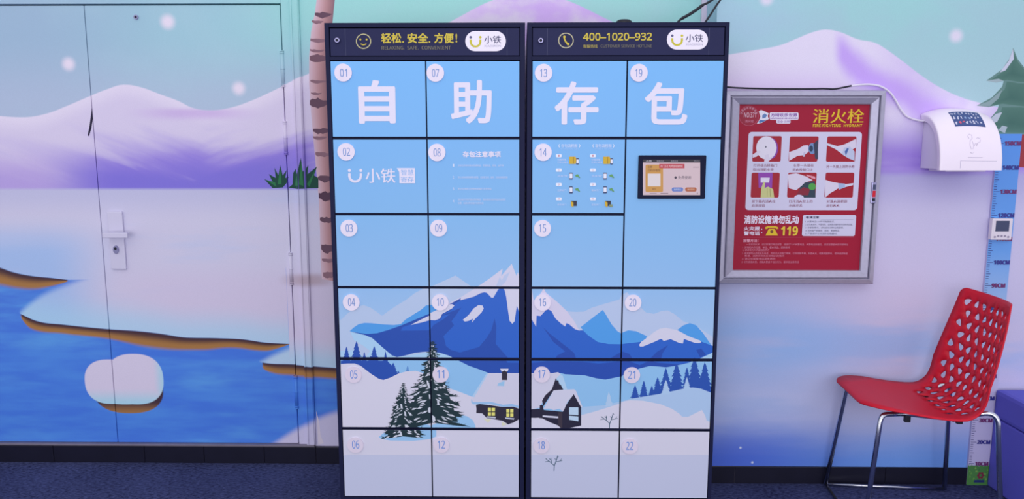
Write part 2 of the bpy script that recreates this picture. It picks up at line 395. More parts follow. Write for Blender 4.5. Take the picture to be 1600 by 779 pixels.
class Print:
    """triangles in the plane Y = y, given in pixels of that plane; every shape lies a hair over the one before"""
    def __init__(s, y): s.y = y; s.t = []; s.l = 0
    def up(s): s.l += .3; return s
    def tri(s, a, b_, c, col): s.t.append(((a, b_, c), (col, col, col) if not isinstance(col[0], tuple) else col, s.l))
    def wpoly(s, pts, col):
        if len(pts) == 3: tr = [(0, 1, 2)]
        else: tr = geometry.tessellate_polygon([[Vector((p[0], p[1], 0)) for p in pts]])
        for t in tr: s.tri(*[pts[i] for i in t], col)
        s.l += .15
        return s
    def union(s, polys, col):
        """many overlapping outlines as one flat sheet"""
        V, fcs = [], []
        for p in polys:
            i0 = len(V); q = [Vector(atx(a[0], a[1], s.y)) for a in p]
            if sum(q[i - 1].x * q[i].y - q[i].x * q[i - 1].y for i in range(len(q))) < 0: q = q[::-1]
            V += q; fcs.append(list(range(i0, i0 + len(q))))
        r_ = geometry.delaunay_2d_cdt(V, [], fcs, 1, 1e-7)
        for f in r_[2]:
            for k in range(1, len(f) - 1): s.tri(*[(r_[0][i].x, r_[0][i].y) for i in (f[0], f[k], f[k + 1])], col)
        s.l += .15
        return s
    def poly(s, pts, col): return s.wpoly([atx(p[0], p[1], s.y) for p in pts], col)
    def rect(s, x0, y0, x1, y1, col): return s.poly([(x0, y0), (x1, y0), (x1, y1), (x0, y1)], col)
    def rrect(s, x0, y0, x1, y1, r, col, n=5):
        pts = []
        for cx, cy, a in ((x1 - r, y0 + r, -pi / 2), (x1 - r, y1 - r, 0), (x0 + r, y1 - r, pi / 2), (x0 + r, y0 + r, pi)):
            pts += [(cx + r * cos(a + k * pi / 2 / n), cy + r * sin(a + k * pi / 2 / n)) for k in range(n + 1)]
        return s.poly(pts, col)
    def disc(s, cx, cy, r, col, n=20, ry=None): return s.poly([(cx + r * cos(2 * pi * k / n), cy + (ry or r) * sin(2 * pi * k / n)) for k in range(n)], col)
    def stroke(s, pts, wd, col):
        for a, b_ in zip(pts, pts[1:]):
            dx, dy = b_[0] - a[0], b_[1] - a[1]; L = max(1e-6, sqrt(dx * dx + dy * dy)); nx, ny = -dy / L * wd / 2, dx / L * wd / 2
            s.poly([(a[0] + nx, a[1] + ny), (b_[0] + nx, b_[1] + ny), (b_[0] - nx, b_[1] - ny), (a[0] - nx, a[1] - ny)], col)
        return s
    def ring(s, cx, cy, r, wd, col, a0=0, a1=2 * pi, n=32, ry=None):
        k = (ry or r) / r
        return s.stroke([(cx + r * cos(a0 + (a1 - a0) * i / n), cy + k * r * sin(a0 + (a1 - a0) * i / n)) for i in range(n + 1)], wd, col)
    def text(s, body, box, col, bold=0, res=3, tl=None):
        """fits the lettering into a pixel box; tl = the box's left and right edge at its foot, when the plane narrows"""
        vv, tt = glyphs(body, 0, res)
        if not vv: return s
        if bold:                                 # heavier weight: the outline struck again with small shifts
            sh = [(-bold, -bold), (bold, -bold), (bold, bold), (-bold, bold)] if bold > .015 else [(-bold, 0), (bold, 0)]
            if bold > .015: sh += [(0, 0), (1.3 * bold, 0), (-1.3 * bold, 0), (0, 1.3 * bold), (0, -1.3 * bold)]
            n = len(vv); nt_ = len(tt); tt = [tuple(i + k * n for i in t) for k in range(len(sh)) for t in tt]
            vv = [(v[0] + d[0], v[1] + d[1]) for d in sh for v in vv]
        x0 = min(v[0] for v in vv); x1 = max(v[0] for v in vv); y0 = min(v[1] for v in vv); y1 = max(v[1] for v in vv)
        a = at(box[0], (box[1] + box[3]) / 2, s.y); c = at(box[2], (box[1] + box[3]) / 2, s.y)
        zt = at((box[0] + box[2]) / 2, box[1], s.y).z; zb = at((box[0] + box[2]) / 2, box[3], s.y).z
        q = [(a.x + (v[0] - x0) / max(1e-9, x1 - x0) * (c.x - a.x), zb + (v[1] - y0) / max(1e-9, y1 - y0) * (zt - zb)) for v in vv]
        for k, t in enumerate(tt):
            if bold and k and k % nt_ == 0: s.l += .12
            s.tri(*[q[i] for i in t], col)
        s.l += .15
        return s
    def build(s, name, parent, rect=None, matl=None):
        vs_, fs, cs = [], [], []
        for pts, cols, l in s.t:
            p = [(q[0], q[1], c) for q, c in zip(pts, cols)]
            if rect:
                for ax, val, sg in ((0, rect[0], 1), (0, rect[1], -1), (1, rect[2], 1), (1, rect[3], -1)):
                    out = []
                    for i in range(len(p)):
                        a, c = p[i], p[(i + 1) % len(p)]; da, dc = sg * (a[ax] - val), sg * (c[ax] - val)
                        if da >= 0: out.append(a)
                        if da * dc < 0:
                            k = da / (da - dc)
                            out.append((a[0] + k * (c[0] - a[0]), a[1] + k * (c[1] - a[1]), tuple(u + k * (v - u) for u, v in zip(a[2], c[2]))))
                    p = out
                    if not p: break
                if len(p) < 3: continue
            ar = sum(p[i][0] * p[(i + 1) % len(p)][1] - p[(i + 1) % len(p)][0] * p[i][1] for i in range(len(p)))
            if abs(ar) < 1e-12: continue
            if ar < 0: p = p[::-1]
            i0 = len(vs_)
            for q in p: vs_.append((q[0], s.y - .0002 - .00006 * l, q[1]))
            fs.append(tuple(range(i0, i0 + len(p)))); cs += [(*lin(q[2]), 1) for q in p]
        if not fs: return None
        me = bpy.data.meshes.new(name); me.from_pydata(vs_, [], fs)
        ca = me.color_attributes.new('Col', 'FLOAT_COLOR', 'CORNER'); ca.data.foreach_set('color', [v for c in cs for v in c])
        return link(name, me, parent, [matl or INK])

# ================================================================ the setting
fl = B(); fl.box(-5, 5, -7, .4, -.05, 0); struct(fl.build('floor', M['carpet']))

RX = .797                                             # where the right wall steps forward
zt_door = at(300, 8, WL).z; zb_door = at(300, 691, WL).z
x_seam = (at(131, 5, WL).x + at(184, 690, WL).x) / 2
x_gap = (at(437, 8, WL).x + at(466, 690, WL).x) / 2
xf0, xf1, xf2 = x_gap + .006, x_gap + .052, x_gap + .082     # frame: flat strip, raised outer bead, end
x_d0 = x_seam - (x_gap - x_seam)
wl = B(); wl.box(xf2, RX, WL, WL + .12, 0, 2.9); wl.box(x_d0 - .09, xf2, WL, WL + .12, zt_door + .085, 2.9); wl.box(-5, x_d0 - .09, WL, WL + .12, 0, 2.9)
wall_left = struct(wl.build('wall_left', M['mural_left']))
wr = B(); wr.box(RX, 5, WR, WL + .12, 0, 2.9); wall_right = struct(wr.build('wall_right', M['mural_right']))

def leaf(name, x0, x1):
    d = B(); d.box(x0, x1, WL, WL + .045, zb_door, zt_door, bev=.003)
    return struct(d.build(name, M['mural_left']))
door_1 = leaf('door_1', x_d0, x_seam - .0015); door_2 = leaf('door_2', x_seam + .0015, x_gap)
fr = B()
for a, c, y in ((xf0, xf1, WL - .006), (xf1, xf2, WL - .016)):
    fr.box(a, c, y, WL + .1, .09, zt_door + .085, bev=.002)
fr.box(xf1 - .004, xf1 + .004, WL - .020, WL, .09, zt_door + .085, bev=.002); fr.box(xf2 - .012, xf2 + .004, WL - .012, WL, .09, zt_door + .085, bev=.002)
fr.box(x_d0 - .09, x_d0 - .006, WL - .012, WL + .1, .09, zt_door + .085, bev=.002)
fr.box(x_d0 - .09, xf0, WL - .006, WL + .1, zt_door + .006, zt_door + .085, bev=.002)
fr.box(x_d0, xf0, WL + .05, WL + .1, .09, zt_door + .006)                 # unseen backing sheet, added so no light leaks through the door gaps
trim_1 = struct(fr.build('trim_1', M['mural_left']))
# hinges of the right leaf
for px, y0, y1 in ((439.5, 80, 135), (446, 190, 241), (457, 395, 444), (464.5, 587, 637)):
    a, c = at(px, y0, WL - .008), at(px, y1, WL - .008); h = B(); x = x_gap + .003
    h.tube([(x, WL - .004, a.z), (x, WL - .004, c.z)], .009, 12); mid = (a.z + c.z) / 2
    for z in (a.z, a.z - .008, mid, c.z + .008, c.z): h.tube([(x, WL - .004, z + .002), (x, WL - .004, z - .002)], .0105, 12)
    h.build('hinge', M['mural_left'], door_2)
# lever handle on its long plate
p0, p1 = at(173, 330, WL), at(198, 420, WL); px0, px1 = at(185, 375, WL).x - .037, at(185, 375, WL).x + .032
hd = B(); hd.box(px0, px1, WL - .012, WL, p1.z, p0.z, bev=.004)
handle = hd.build('door_handle', M['lever'], door_2)
q = at(182, 365, WL)
lv = B(); lv.tube([(q.x - .012, WL - .01, q.z), (q.x - .012, WL - .05, q.z)], .011, 12)
lv.box(q.x - .03, q.x + .085, WL - .066, WL - .046, q.z - .012, q.z + .013, bev=.004); lv.build('lever', M['lever'], handle)
q = at(184, 389, WL)
kc = B(); kc.prism(circle(q.x, q.z, .0125, 24, .019), WL - .018, WL - .01)
kc.build('lock_cylinder', M['steel'], handle)
kh = B(); kh.prism(circle(q.x - .001, q.z + .005, .006, 16), WL - .020, WL - .017); kh.build('keyhole', M['dark'], handle)
q = at(213, 27, WL); ph = B(); ph.prism(circle(q.x, q.z, .010, 20), WL - .006, WL, 0); ph.build('peephole_rim', M['steel'], door_2)
ph = B(); ph.prism(circle(q.x, q.z, .005, 16), WL - .008, WL - .005, 0); ph.build('peephole_lens', M['dark'], door_2)
pr = Print(WL); pr.poly([(143, 168), (145, 185), (143, 200), (139, 213), (137, 211), (140, 196), (142, 180)], (40, 34, 62)); pr.build('torn_edge', door_1, None, PAINT)

# black tiles below the doors, metal sill
zk = at(250, 696.5, .172).z
kb = B(); kb.box(-5, RX, .176, WL + .12, -.01, zk - .002); base_left = struct(kb.build('baseboard_left', M['grout']))
edges = [at(p, 708, .17).x for p in (-250, -60, 84, 226, 319, 413, 494)] + [-.62, -.3, .02, .34, .66, RX - .002]
edges = [-3.6, -3.2] + edges
for a, c in zip(edges, edges[1:]):
    t = B(); t.box(a + .0012, c - .0012, .168, .178, .0, zk, bev=.0015); t.build('tile', M['tile'], base_left)
sl = B(); sl.box(x_d0 - .09, xf2, .170, WL + .11, zk + .0005, zk + .010, bev=.002); struct(sl.build('trim_2', M['sill']))
# baseboard on the right
zr = at(1300, 728.5, -.004).z
kb = B(); kb.box(RX + .004, 5, -.004, .02, -.01, zr - .002); base_right = struct(kb.build('baseboard_right', M['grout']))
edges = [RX + .003, .95, at(1382, 740, 0).x, 2.0, 2.5, 3.0, 3.5]
for a, c in zip(edges, edges[1:]):
    t = B(); t.box(a + .001, c - .001, -.009, -.003, .0, zr, bev=.0015); t.build('tile', M['tile'], base_right)
tr = B(); tr.box(RX - .022, RX, WL - .02, WL, .12, 2.9, bev=.002); struct(tr.build('trim_3', M['trunking']))

# ---- painted details of the murals
pr = Print(WL)
trunkL = [(498, -60), (496, -10), (492, 20), (486, 50), (483, 90), (483, 130), (486, 175), (490, 220), (494, 265), (498, 310), (500, 360), (501, 410), (503, 436)]
trunkR = [(528, -60), (524, -10), (521, 20), (518, 50), (514, 90), (513, 130), (515, 175), (518, 220), (520, 265), (523, 310), (525, 360), (528, 410), (534, 440)]
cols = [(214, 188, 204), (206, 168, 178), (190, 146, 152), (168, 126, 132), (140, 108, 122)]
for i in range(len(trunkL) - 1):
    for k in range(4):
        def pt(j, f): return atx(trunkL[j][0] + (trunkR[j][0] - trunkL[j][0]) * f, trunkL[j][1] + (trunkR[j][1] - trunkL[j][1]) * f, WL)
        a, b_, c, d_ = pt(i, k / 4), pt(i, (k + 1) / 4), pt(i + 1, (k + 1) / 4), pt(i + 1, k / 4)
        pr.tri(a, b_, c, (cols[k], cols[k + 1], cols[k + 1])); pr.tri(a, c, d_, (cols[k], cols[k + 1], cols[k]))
pr.up(); rnd = random.Random(4)
def bark(x0, x1, y, h, col):
    n = 7; top = []; bot = []
    for i in range(n + 1):
        f = i / n; x = x0 + (x1 - x0) * f; e = sin(pi * min(1, f * .9 + .12)) ** .6
        sag = 3.5 * f * (1 - f) * 2
        top.append((x, y - h * e * rnd.uniform(.35, .6) + sag)); bot.append((x, y + h * e * rnd.uniform(.35, .65) + sag))
    pr.poly(top + bot[::-1], col)
DK, MD = (104, 76, 94), (142, 108, 122)
for x0, x1, y, h, c in ((492, 519, 22, 9, DK), (487, 506, 33, 5, MD), (485, 514, 62, 6, MD), (484, 512, 90, 13, (120, 88, 104)), (484, 508, 78, 5, MD), (485, 512, 126, 5, MD), (484, 514, 160, 16, DK),
                        (486, 503, 145, 4, MD), (489, 516, 203, 9, DK), (489, 512, 214, 5, MD), (493, 518, 240, 7, MD), (497, 520, 278, 10, DK), (498, 523, 305, 15, (88, 62, 82)), (500, 524, 342, 9, DK),
                        (502, 526, 386, 14, DK), (503, 526, 405, 6, MD), (505, 528, 428, 10, MD)):
    bark(x0, x1, y, h, c)
pr.build('painted_birch', wall_left, (xf2 + .004, RX - .03, .2, 2.88), PAINT)
pr = Print(WL - .0165); 
grass = [[(411, 280), (424, 284), (418, 272), (429, 278), (427, 262), (433, 274), (436, 258), (440, 274), (446, 266), (444, 278), (450, 276), (446, 286), (440, 293), (424, 294)],
         [(450, 293), (456, 288), (457, 270), (462, 262), (464, 272), (470, 246), (473, 268), (480, 258), (479, 272), (494, 260), (489, 274), (496, 278), (496, 294), (462, 295)]]
for g in grass: pr.poly(g, (28, 74, 62))
pr.up()
for bl in ([(414, 281), (428, 285), (430, 292)], [(436, 262), (438, 288), (432, 288)], [(463, 268), (466, 290), (459, 290)], [(471, 252), (474, 290), (467, 288)], [(492, 264), (482, 292), (478, 288)]): pr.poly(bl, (44, 118, 74))
for o, y, r in ((door_2, WL, (-9, x_gap - .001, 0, 3)), (trim_1, WL - .006, (xf0, xf1 - .005, 0, 3)), (trim_1, WL - .016, (xf1 + .005, xf2 - .013, 0, 3)), (wall_left, WL, (xf2 + .005, 9, 0, 3)), (trim_1, WL - .020, (xf1 - .003, xf1 + .003, 0, 3)), (trim_1, WL - .016, (xf2 - .013, xf2, 0, 3))):
    pr.y = y; pr.build('painted_grass', o, r, PAINT)
pr = Print(WL); pr.poly([(494, 641), (499, 660), (501, 680), (506, 692), (497, 694), (496, 670)], (218, 210, 228)); pr.build('peeled_print', wall_left, (xf2 + .005, 9, 0, 3), PAINT)

# fir tree and brick-red house edge on the right wall
pr = Print(WR)
G, LGc, SN = (70, 110, 104), (104, 140, 138), (198, 204, 226)
tiers = [[(1583, 75), (1577, 92), (1566, 108), (1541, 126), (1556, 129), (1570, 126), (1590, 130), (1640, 132), (1604, 110), (1590, 92)],
         [(1570, 120), (1566, 135), (1550, 152), (1526, 165), (1545, 167), (1562, 163), (1600, 168), (1660, 170), (1620, 140), (1600, 122)],
         [(1562, 160), (1558, 172), (1548, 184), (1530, 196), (1552, 199), (1560, 205), (1556, 209), (1600, 210), (1680, 212), (1630, 180), (1604, 160)]]
for t in tiers[::-1]:
    pr.up(); pr.poly(t, LGc); pr.up()
    cxm = sum(p[0] for p in t) / len(t); cym = sum(p[1] for p in t) / len(t)
    q = [((p[0] - cxm) * .88 + cxm + 2, (p[1] - cym) * .80 + cym + 1.5) for p in t]
    qs = [atx(*p, WR) for p in q]; c = atx(cxm, cym + 2, WR)
    for i in range(len(qs)): pr.tri(c, qs[i], qs[(i + 1) % len(qs)], (G, (84, 124, 116), (84, 124, 116)))
pr.up()
for pts, c2 in (([(1583, 76), (1576, 95), (1562, 113), (1571, 110), (1584, 92)], SN), ([(1541, 126), (1556, 129), (1568, 126), (1560, 123)], (160, 180, 190)),
            ([(1530, 195), (1548, 185), (1556, 178), (1566, 175), (1558, 190), (1544, 196)], (186, 196, 214)), ([(1526, 165), (1545, 158), (1566, 140), (1560, 154), (1546, 166)], (140, 164, 170)),
            ([(1560, 203), (1566, 196), (1574, 198), (1570, 208)], (170, 186, 200))): pr.poly(pts, c2)
pr.build('painted_fir', wall_right, (.9, 4, .2, 2.8), PAINT)
pr = Print(WR); pr.poly([(1592, 206), (1680, 206), (1680, 264), (1589, 261)], (158, 62, 70)); pr.build('painted_house', wall_right, None, PAINT)

# ================================================================ lockers
Z = lambda ox, oy, s, pts: [(ox + p[0] / s, oy + p[1] / s) for p in pts]
s1, s2 = 6.494, 5.5625
A_ = lambda *p: Z(520, 440, s1, p)
B_ = lambda *p: Z(660, 440, s1, p)
C_ = lambda *p: Z(820, 440, s1, p)
D_ = lambda *p: Z(960, 440, s1, p)
E_ = lambda *p: Z(520, 550, s2, p)
F_ = lambda *p: Z(660, 550, s2, p)
G_ = lambda *p: Z(820, 550, s2, p)
H_ = lambda *p: Z(960, 550, s2, p)
SKY = [(90, (118, 183, 241)), (215, (121, 181, 237)), (335, (129, 183, 232)), (447, (145, 188, 233)), (560, (170, 198, 232)), (700, (178, 200, 232)), (790, (178, 200, 232))]
def fir(p, cx, ty, by, hw, col, n=6, seed=1):
    r = random.Random(seed); pts_l, pts_r = [], []
    for i in range(n):
        f = (i + 1) / n; y = ty + (by - ty) * f; wd = hw * f ** .85
        for lst, sg in ((pts_l, -1), (pts_r, 1)):
            lst.append((cx + sg * wd * r.uniform(.85, 1.1), y)); lst.append((cx + sg * wd * .5, y - (by - ty) / n * .25))
    pts_l[-1] = (cx - hw, by); pts_r[-1] = (cx + hw, by)
    L, R = [(cx, ty)], [(cx, ty)]
    L += pts_l; R += pts_r
    p.union([[a, b_, d_, c] if a != c else [a, b_, d_] for a, b_, c, d_ in zip(L, L[1:], R, R[1:])], col)
def snowy_fir(p, cx, ty, by, hw, seed, lean=0):
    r = random.Random(seed); GR = (26, 50, 58); H = by - ty; n = int(H / 3.1)
    dark, lite = [], []
    for i in range(n):
        f = (i + .6) / n; y = ty + H * f * .93
        for sg in (-1, 1):
            L = hw * (.05 + .95 * f ** 1.05) * r.uniform(.70, 1.08); dr = L * r.uniform(.06, .30); th = 1.0 + 1.5 * f
            dark.append([(cx, y - th), (cx + sg * L * .6, y + dr * .4 - th * .6), (cx + sg * L, y + dr), (cx + sg * L * .6, y + dr * .6 + th * .7), (cx, y + th)])
            for k in range(5):
                g = r.uniform(.25, 1.0); bx, by_ = cx + sg * L * g, y + dr * g * .8; q = .35 + .65 * f
                dark.append([(bx - sg * 2.0 * q, by_ - 1 * q), (bx + sg * r.uniform(1, 4.5) * q, by_ + r.uniform(2, 5) * q), (bx - sg * .2, by_ + 1.2 * q)])
                dark.append([(bx - sg * 2 * q, by_ + 1 * q), (bx + sg * r.uniform(2, 5.5) * q, by_ - r.uniform(.5, 3) * q), (bx, by_ - 1 * q)])
            if i > 1:
                for k in range(2):
                    if r.random() > .62: continue
                    g0 = r.uniform(.05, .62); g1 = g0 + r.uniform(.16, .30); a = (cx + sg * L * g0, y + dr * g0 - .8); c = (cx + sg * L * g1, y + dr * g1 + r.uniform(.2, 2)); t2 = r.uniform(.9, 2.0) * (.5 + .6 * f)
                    lite.append([a, ((a[0] + c[0]) / 2, (a[1] + c[1]) / 2 - t2), c, ((a[0] + c[0]) / 2 - sg, (a[1] + c[1]) / 2 + t2 * .6)])
    for j in range(int(7 * hw / 40)):
        y = ty + H * r.uniform(.35, .95); x = cx + r.uniform(-.16, .16) * hw
        lite.append([(x - 1.4, y - 4), (x + 1.2, y - 3), (x + 2.6, y + 4), (x - .6, y + 3)])
    p.up()
    p.poly([(cx - .2, ty + H * .06), (cx + .2, ty + H * .06), (cx + hw * .66, ty + H * .93), (cx - hw * .66, ty + H * .93)], (34, 60, 68))
    p.up()
    p.union(dark, GR); p.union(lite, (206, 212, 226))
def bush(p, o):
    L = lambda *q: [(o[0] + a, o[1] + b_) for a, b_ in q]
    for q, wd in ((L((0, 13), (.5, 5), (-5, 0), (-13, -6)), 1.0), (L((.5, 5), (3.5, -3), (6, -11)), 1.1), (L((3, -1), (13, -3)), .8), (L((-4, 0), (-5, -7)), 1.0), (L((-8, -2), (-14, -1)), .7), (L((4, -4), (1, -6)), .9), (L((9, -2), (12, -6)), .6), (L((-5, -4), (-7.5, -6)), .8), (L((5, -8), (7.5, -9.5)), .7)):
        p.stroke(q, wd, (46, 84, 108))
MID, DKB, LIT, SNW, CYN = (78, 156, 228), (34, 78, 172), (40, 98, 198), (210, 210, 230), (168, 207, 238)

artL = Print(LK - .002)
artL.poly([(525, 500)] + A_((90, 380), (150, 320), (230, 262), (310, 236), (380, 260), (440, 300), (500, 345), (560, 300), (640, 245), (740, 185), (830, 115), (920, 68)) + [(676.9, 446)] + Z(510, 210, 3.247, [(545, 765), (655, 715), (735, 770)]) + [(760, 452), (815, 452), (815, 570), (525, 570)], (180, 199, 229)).up()
artL.poly([(700, 474), (720, 464), (747, 447), (766, 434), (785.6, 419.4), (783, 431), (799.5, 411.7), (807, 431), (809, 425), (815, 440), (815, 560), (700, 560)], (208, 208, 230)).up()
artL.poly([(775, 447), (781, 432), (784, 438), (788, 430), (797, 424), (790, 440), (784, 446)], (186, 200, 230)).up()
artL.poly(A_((175, 500), (330, 540), (400, 570), (500, 650), (640, 765), (1000, 710)) + [(820, 570), (525, 570)] + A_((60, 700), (215, 690), (330, 770), (380, 700), (300, 640), (215, 590)), CYN).up()
artL.poly([(525, 558), (820, 558), (820, 672), (525, 672)], (142, 192, 234)).up()
artL.poly(A_((170, 500), (215, 460), (260, 430), (320, 416), (390, 418), (500, 430), (620, 437), (690, 428), (740, 380), (820, 330), (900, 280), (945, 240), (1000, 232), (1059, 285), (1059, 300), (985, 335), (820, 405), (690, 460), (560, 492), (450, 524), (350, 528), (260, 517)), MID).up()
artL.poly(A_((170, 503), (260, 517), (350, 527), (450, 520), (560, 488), (690, 443), (830, 385), (985, 320), (1059, 290)) + B_((260, 235), (390, 165), (385, 186), (520, 150), (590, 115), (630, 104), (655, 112), (680, 140), (700, 160), (720, 160), (740, 125), (770, 75), (800, 66), (830, 75)) + B_((990, 75)) +
          [(816, 583)] + F_((575, 180), (500, 150), (400, 115), (315, 72)) + B_((260, 745), (180, 720), (90, 705), (0, 710)) + A_((830, 720), (720, 750), (650, 762), (600, 745), (500, 660), (400, 570), (330, 540)), DKB).up()
artL.poly(B_((395, 262), (295, 400), (322, 440), (215, 550), (240, 650), (290, 690), (380, 715), (575, 660), (650, 570), (700, 490), (732, 370), (750, 450), (745, 630), (860, 760), (880, 779), (990, 779), (990, 80), (830, 75), (800, 66), (770, 75), (740, 125), (720, 160), (700, 160), (655, 112), (630, 104), (520, 150), (380, 190), (330, 220), (325, 240), (290, 285), (195, 340))[:-1] + B_((190, 338), (300, 300)), LIT)
artL.poly(A_((690, 495), (705, 460), (800, 428), (985, 385), (1090, 385), (1110, 345), (1190, 325), (1120, 380), (1020, 440), (985, 490)), LIT).up()
artL.poly(F_((740, 90), (845, 90), (845, 60), (720, 50)), LIT).up()
artL.poly(B_((-120, 437), (-20, 385), (75, 340), (75, 318), (150, 285), (215, 240), (300, 225), (325, 240), (300, 270), (200, 325), (180, 370), (130, 390), (75, 388), (0, 410)), SNW)
artL.poly(B_((830, 66), (990, 66), (990, 330), (958, 240), (945, 330), (935, 400), (912, 425), (885, 395), (870, 300), (850, 150)), SNW)
artL.poly(B_((410, 385), (470, 335), (520, 270), (570, 235), (610, 240), (622, 270), (600, 310), (540, 370), (500, 415), (515, 372), (470, 395), (430, 402)), SNW).up()
for k, (cx, ty, by, hw) in enumerate(((140, 655, 800, 42), (240, 600, 800, 62), (320, 710, 800, 25), (420, 650, 800, 50), (535, 703, 830, 30), (60, 740, 800, 20))): fir(artL, 520 + cx / s1, 440 + ty / s1, 440 + by / s1, hw / s1, DKB, 5, k)
for k, (cx, ty, by, hw) in enumerate(((330, 30, 120, 60), (460, 50, 190, 55), (525, 90, 190, 45), (570, 160, 190, 16), (650, 115, 165, 18))): fir(artL, 520 + cx / s2, 550 + ty / s2, 550 + by / s2, hw / s2, DKB if k < 4 else (92, 142, 206), 5, k + 9)
artL.poly(E_((70, 72), (70, 110), (190, 110), (330, 200), (440, 245), (570, 190), (520, 120), (470, 72)), DKB).up()
artL.poly(E_((70, 101), (130, 97), (190, 97), (240, 115), (330, 185), (400, 230), (440, 240), (500, 220), (570, 185), (640, 165), (720, 160), (780, 178), (860, 230)) + F_((200, 300), (330, 345), (430, 385), (560, 180), (850, 180)) + [(820, 800), (525, 800)], (212, 211, 229)).up()
artL.poly([(525, 710), (820, 710), (820, 790), (525, 790)], (194, 200, 226)).up()
# shadows on the snow, house
artL.poly(E_((400, 735), (440, 700), (560, 690), (780, 610), (860, 640), (900, 640), (900, 730), (840, 755), (700, 768), (500, 765), (420, 752)), (150, 196, 236))
artL.poly(F_((0, 660), (60, 640), (330, 540), (390, 555), (440, 590), (462, 640), (460, 662)), (150, 196, 236)).up()
artL.poly(F_((575, 180), (850, 180), (850, 472), (780, 455), (700, 462), (600, 440), (440, 445), (428, 405), (450, 390), (520, 260)), (206, 206, 226)).up()
artL.poly(F_((425, 402), (440, 432), (600, 430), (700, 455), (780, 448), (850, 468), (850, 486), (780, 470), (700, 474), (600, 452), (440, 452), (425, 435)), (152, 192, 230))
artL.poly(F_((560, 180), (575, 180), (450, 390), (430, 385)), (176, 206, 236)).up()
artL.poly(F_((465, 455), (500, 449), (560, 455), (700, 474), (790, 472), (850, 492), (850, 575), (790, 610), (745, 626), (700, 595), (620, 580), (560, 570), (520, 530), (468, 528), (470, 490)), (44, 40, 60)).up()
artL.poly(F_((530, 575), (600, 580), (570, 612)), (218, 218, 192)); artL.poly(F_((690, 600), (740, 625), (690, 640)), (218, 218, 192))
for wx, wy in ((570, 482), (730, 492)):
    for dx in (0, 34):
        for dy in (0, 38): artL.poly(F_((wx + dx, wy + dy), (wx + dx + 27, wy + dy), (wx + dx + 27, wy + dy + 30), (wx + dx, wy + dy + 30)), (226, 222, 120))
    artL.poly(F_((wx - 12, wy + 72), (wx + 70, wy + 80), (wx + 64, wy + 92), (wx - 8, wy + 84)), (190, 196, 216))
artL.poly(F_((690, 158), (738, 158), (736, 240), (690, 240)), (46, 40, 58)); artL.poly(F_((660, 268), (715, 246), (710, 292), (650, 290)), (152, 196, 230)).up()
artL.poly(F_((676, 142), (748, 142), (745, 158), (730, 168), (715, 156), (690, 168)), (214, 216, 234))
snowy_fir(artL, 676, 532, 668, 60, 3)
snowy_fir(artL, 630, 597, 686, 37, 8)

artR = Print(LK - .002)
artR.poly(C_((40, 300), (430, 300), (520, 305), (600, 302), (680, 262), (800, 225), (960, 180)) + D_((75, 130), (130, 105), (200, 200), (270, 262), (320, 310), (400, 325), (480, 295), (540, 290), (600, 320), (700, 400), (820, 440), (1000, 560), (1000, 800)) + [(815, 580)], (182, 199, 230)).up()
artR.poly(C_((40, 400), (70, 70), (90, 190), (150, 130), (175, 95), (190, 60), (215, 110), (330, 205), (430, 300), (510, 410), (540, 470), (570, 500), (40, 500)), (210, 206, 230)).up()
artR.poly([(820, 560), (1125, 560), (1125, 672), (820, 672)], (142, 192, 234)).up()
artR.poly(C_((565, 460), (680, 370), (790, 285), (810, 310), (880, 430), (940, 500), (975, 520), (1010, 505)) + D_((140, 490), (220, 500), (330, 550), (300, 620), (75, 645)) + C_((740, 620), (660, 570)), MID)
artR.poly(D_((635, 490), (700, 440), (765, 418), (830, 440), (900, 520), (975, 630), (1000, 660), (870, 610)), MID).up()
artR.poly(C_((40, 380), (70, 380), (115, 455), (120, 342), (160, 346), (210, 290), (240, 280), (270, 295), (310, 370), (370, 425), (410, 452), (422, 418), (450, 430), (510, 480), (550, 492), (590, 490), (640, 540), (740, 610), (850, 630), (975, 632)) + D_((75, 630), (250, 610), (450, 580), (700, 580), (870, 602), (1000, 650), (1000, 720), (870, 775)) + H_((640, 92), (540, 115), (450, 130), (370, 122), (310, 118), (220, 140), (100, 180), (55, 215)) + G_((830, 210), (700, 237), (620, 225), (520, 200), (350, 190), (310, 180), (30, 180)), LIT).up()
DV = (34, 76, 172)
artR.poly(G_((30, 110), (58, 92), (200, 78), (500, 82), (640, 98), (830, 78)) + H_((0, 60), (55, 40), (110, 70), (220, 110), (310, 70), (380, 90), (560, 105), (640, 92), (540, 115), (450, 130), (370, 122), (310, 118), (220, 140), (100, 180), (55, 215)) + G_((830, 210), (700, 237), (620, 225), (520, 200), (350, 190), (310, 180), (30, 180)), DV)
for q in (C_((185, 460), (260, 530), (440, 670), (500, 720), (525, 790), (300, 790), (330, 745), (410, 705), (290, 610)), C_((860, 779), (985, 705), (1060, 730), (1100, 790), (860, 790)), D_((350, 790), (430, 710), (545, 640), (490, 720), (470, 790)), D_((830, 690), (880, 675), (930, 740), (870, 765))): artR.poly(q, DV)
artR.up()
artR.poly(D_((250, 640), (270, 610), (340, 560), (400, 510), (460, 475), (520, 465), (640, 490), (750, 550), (870, 595), (880, 612), (860, 622), (820, 620), (705, 578), (695, 625), (660, 620), (570, 580), (500, 600), (475, 575), (400, 610), (290, 655), (260, 655)), SNW)
artR.poly(D_((860, 780), (1000, 715), (1000, 800)), CYN).up()
artR.poly(G_((480, 475), (690, 460), (840, 425), (840, 480), (480, 560)), (168, 199, 232)).up()
for k, (cx, ty, by, hw) in enumerate(((180, 285, 412, 48), (255, 245, 405, 50), (325, 290, 390, 40), (375, 215, 385, 60), (447, 135, 375, 78), (540, 95, 360, 85), (630, 130, 345, 60), (697, 40, 345, 95), (785, 85, 360, 85))): fir(artR, 960 + cx / s2, 550 + ty / s2, 550 + by / s2, hw / s2, (38, 82, 172), 7, k)
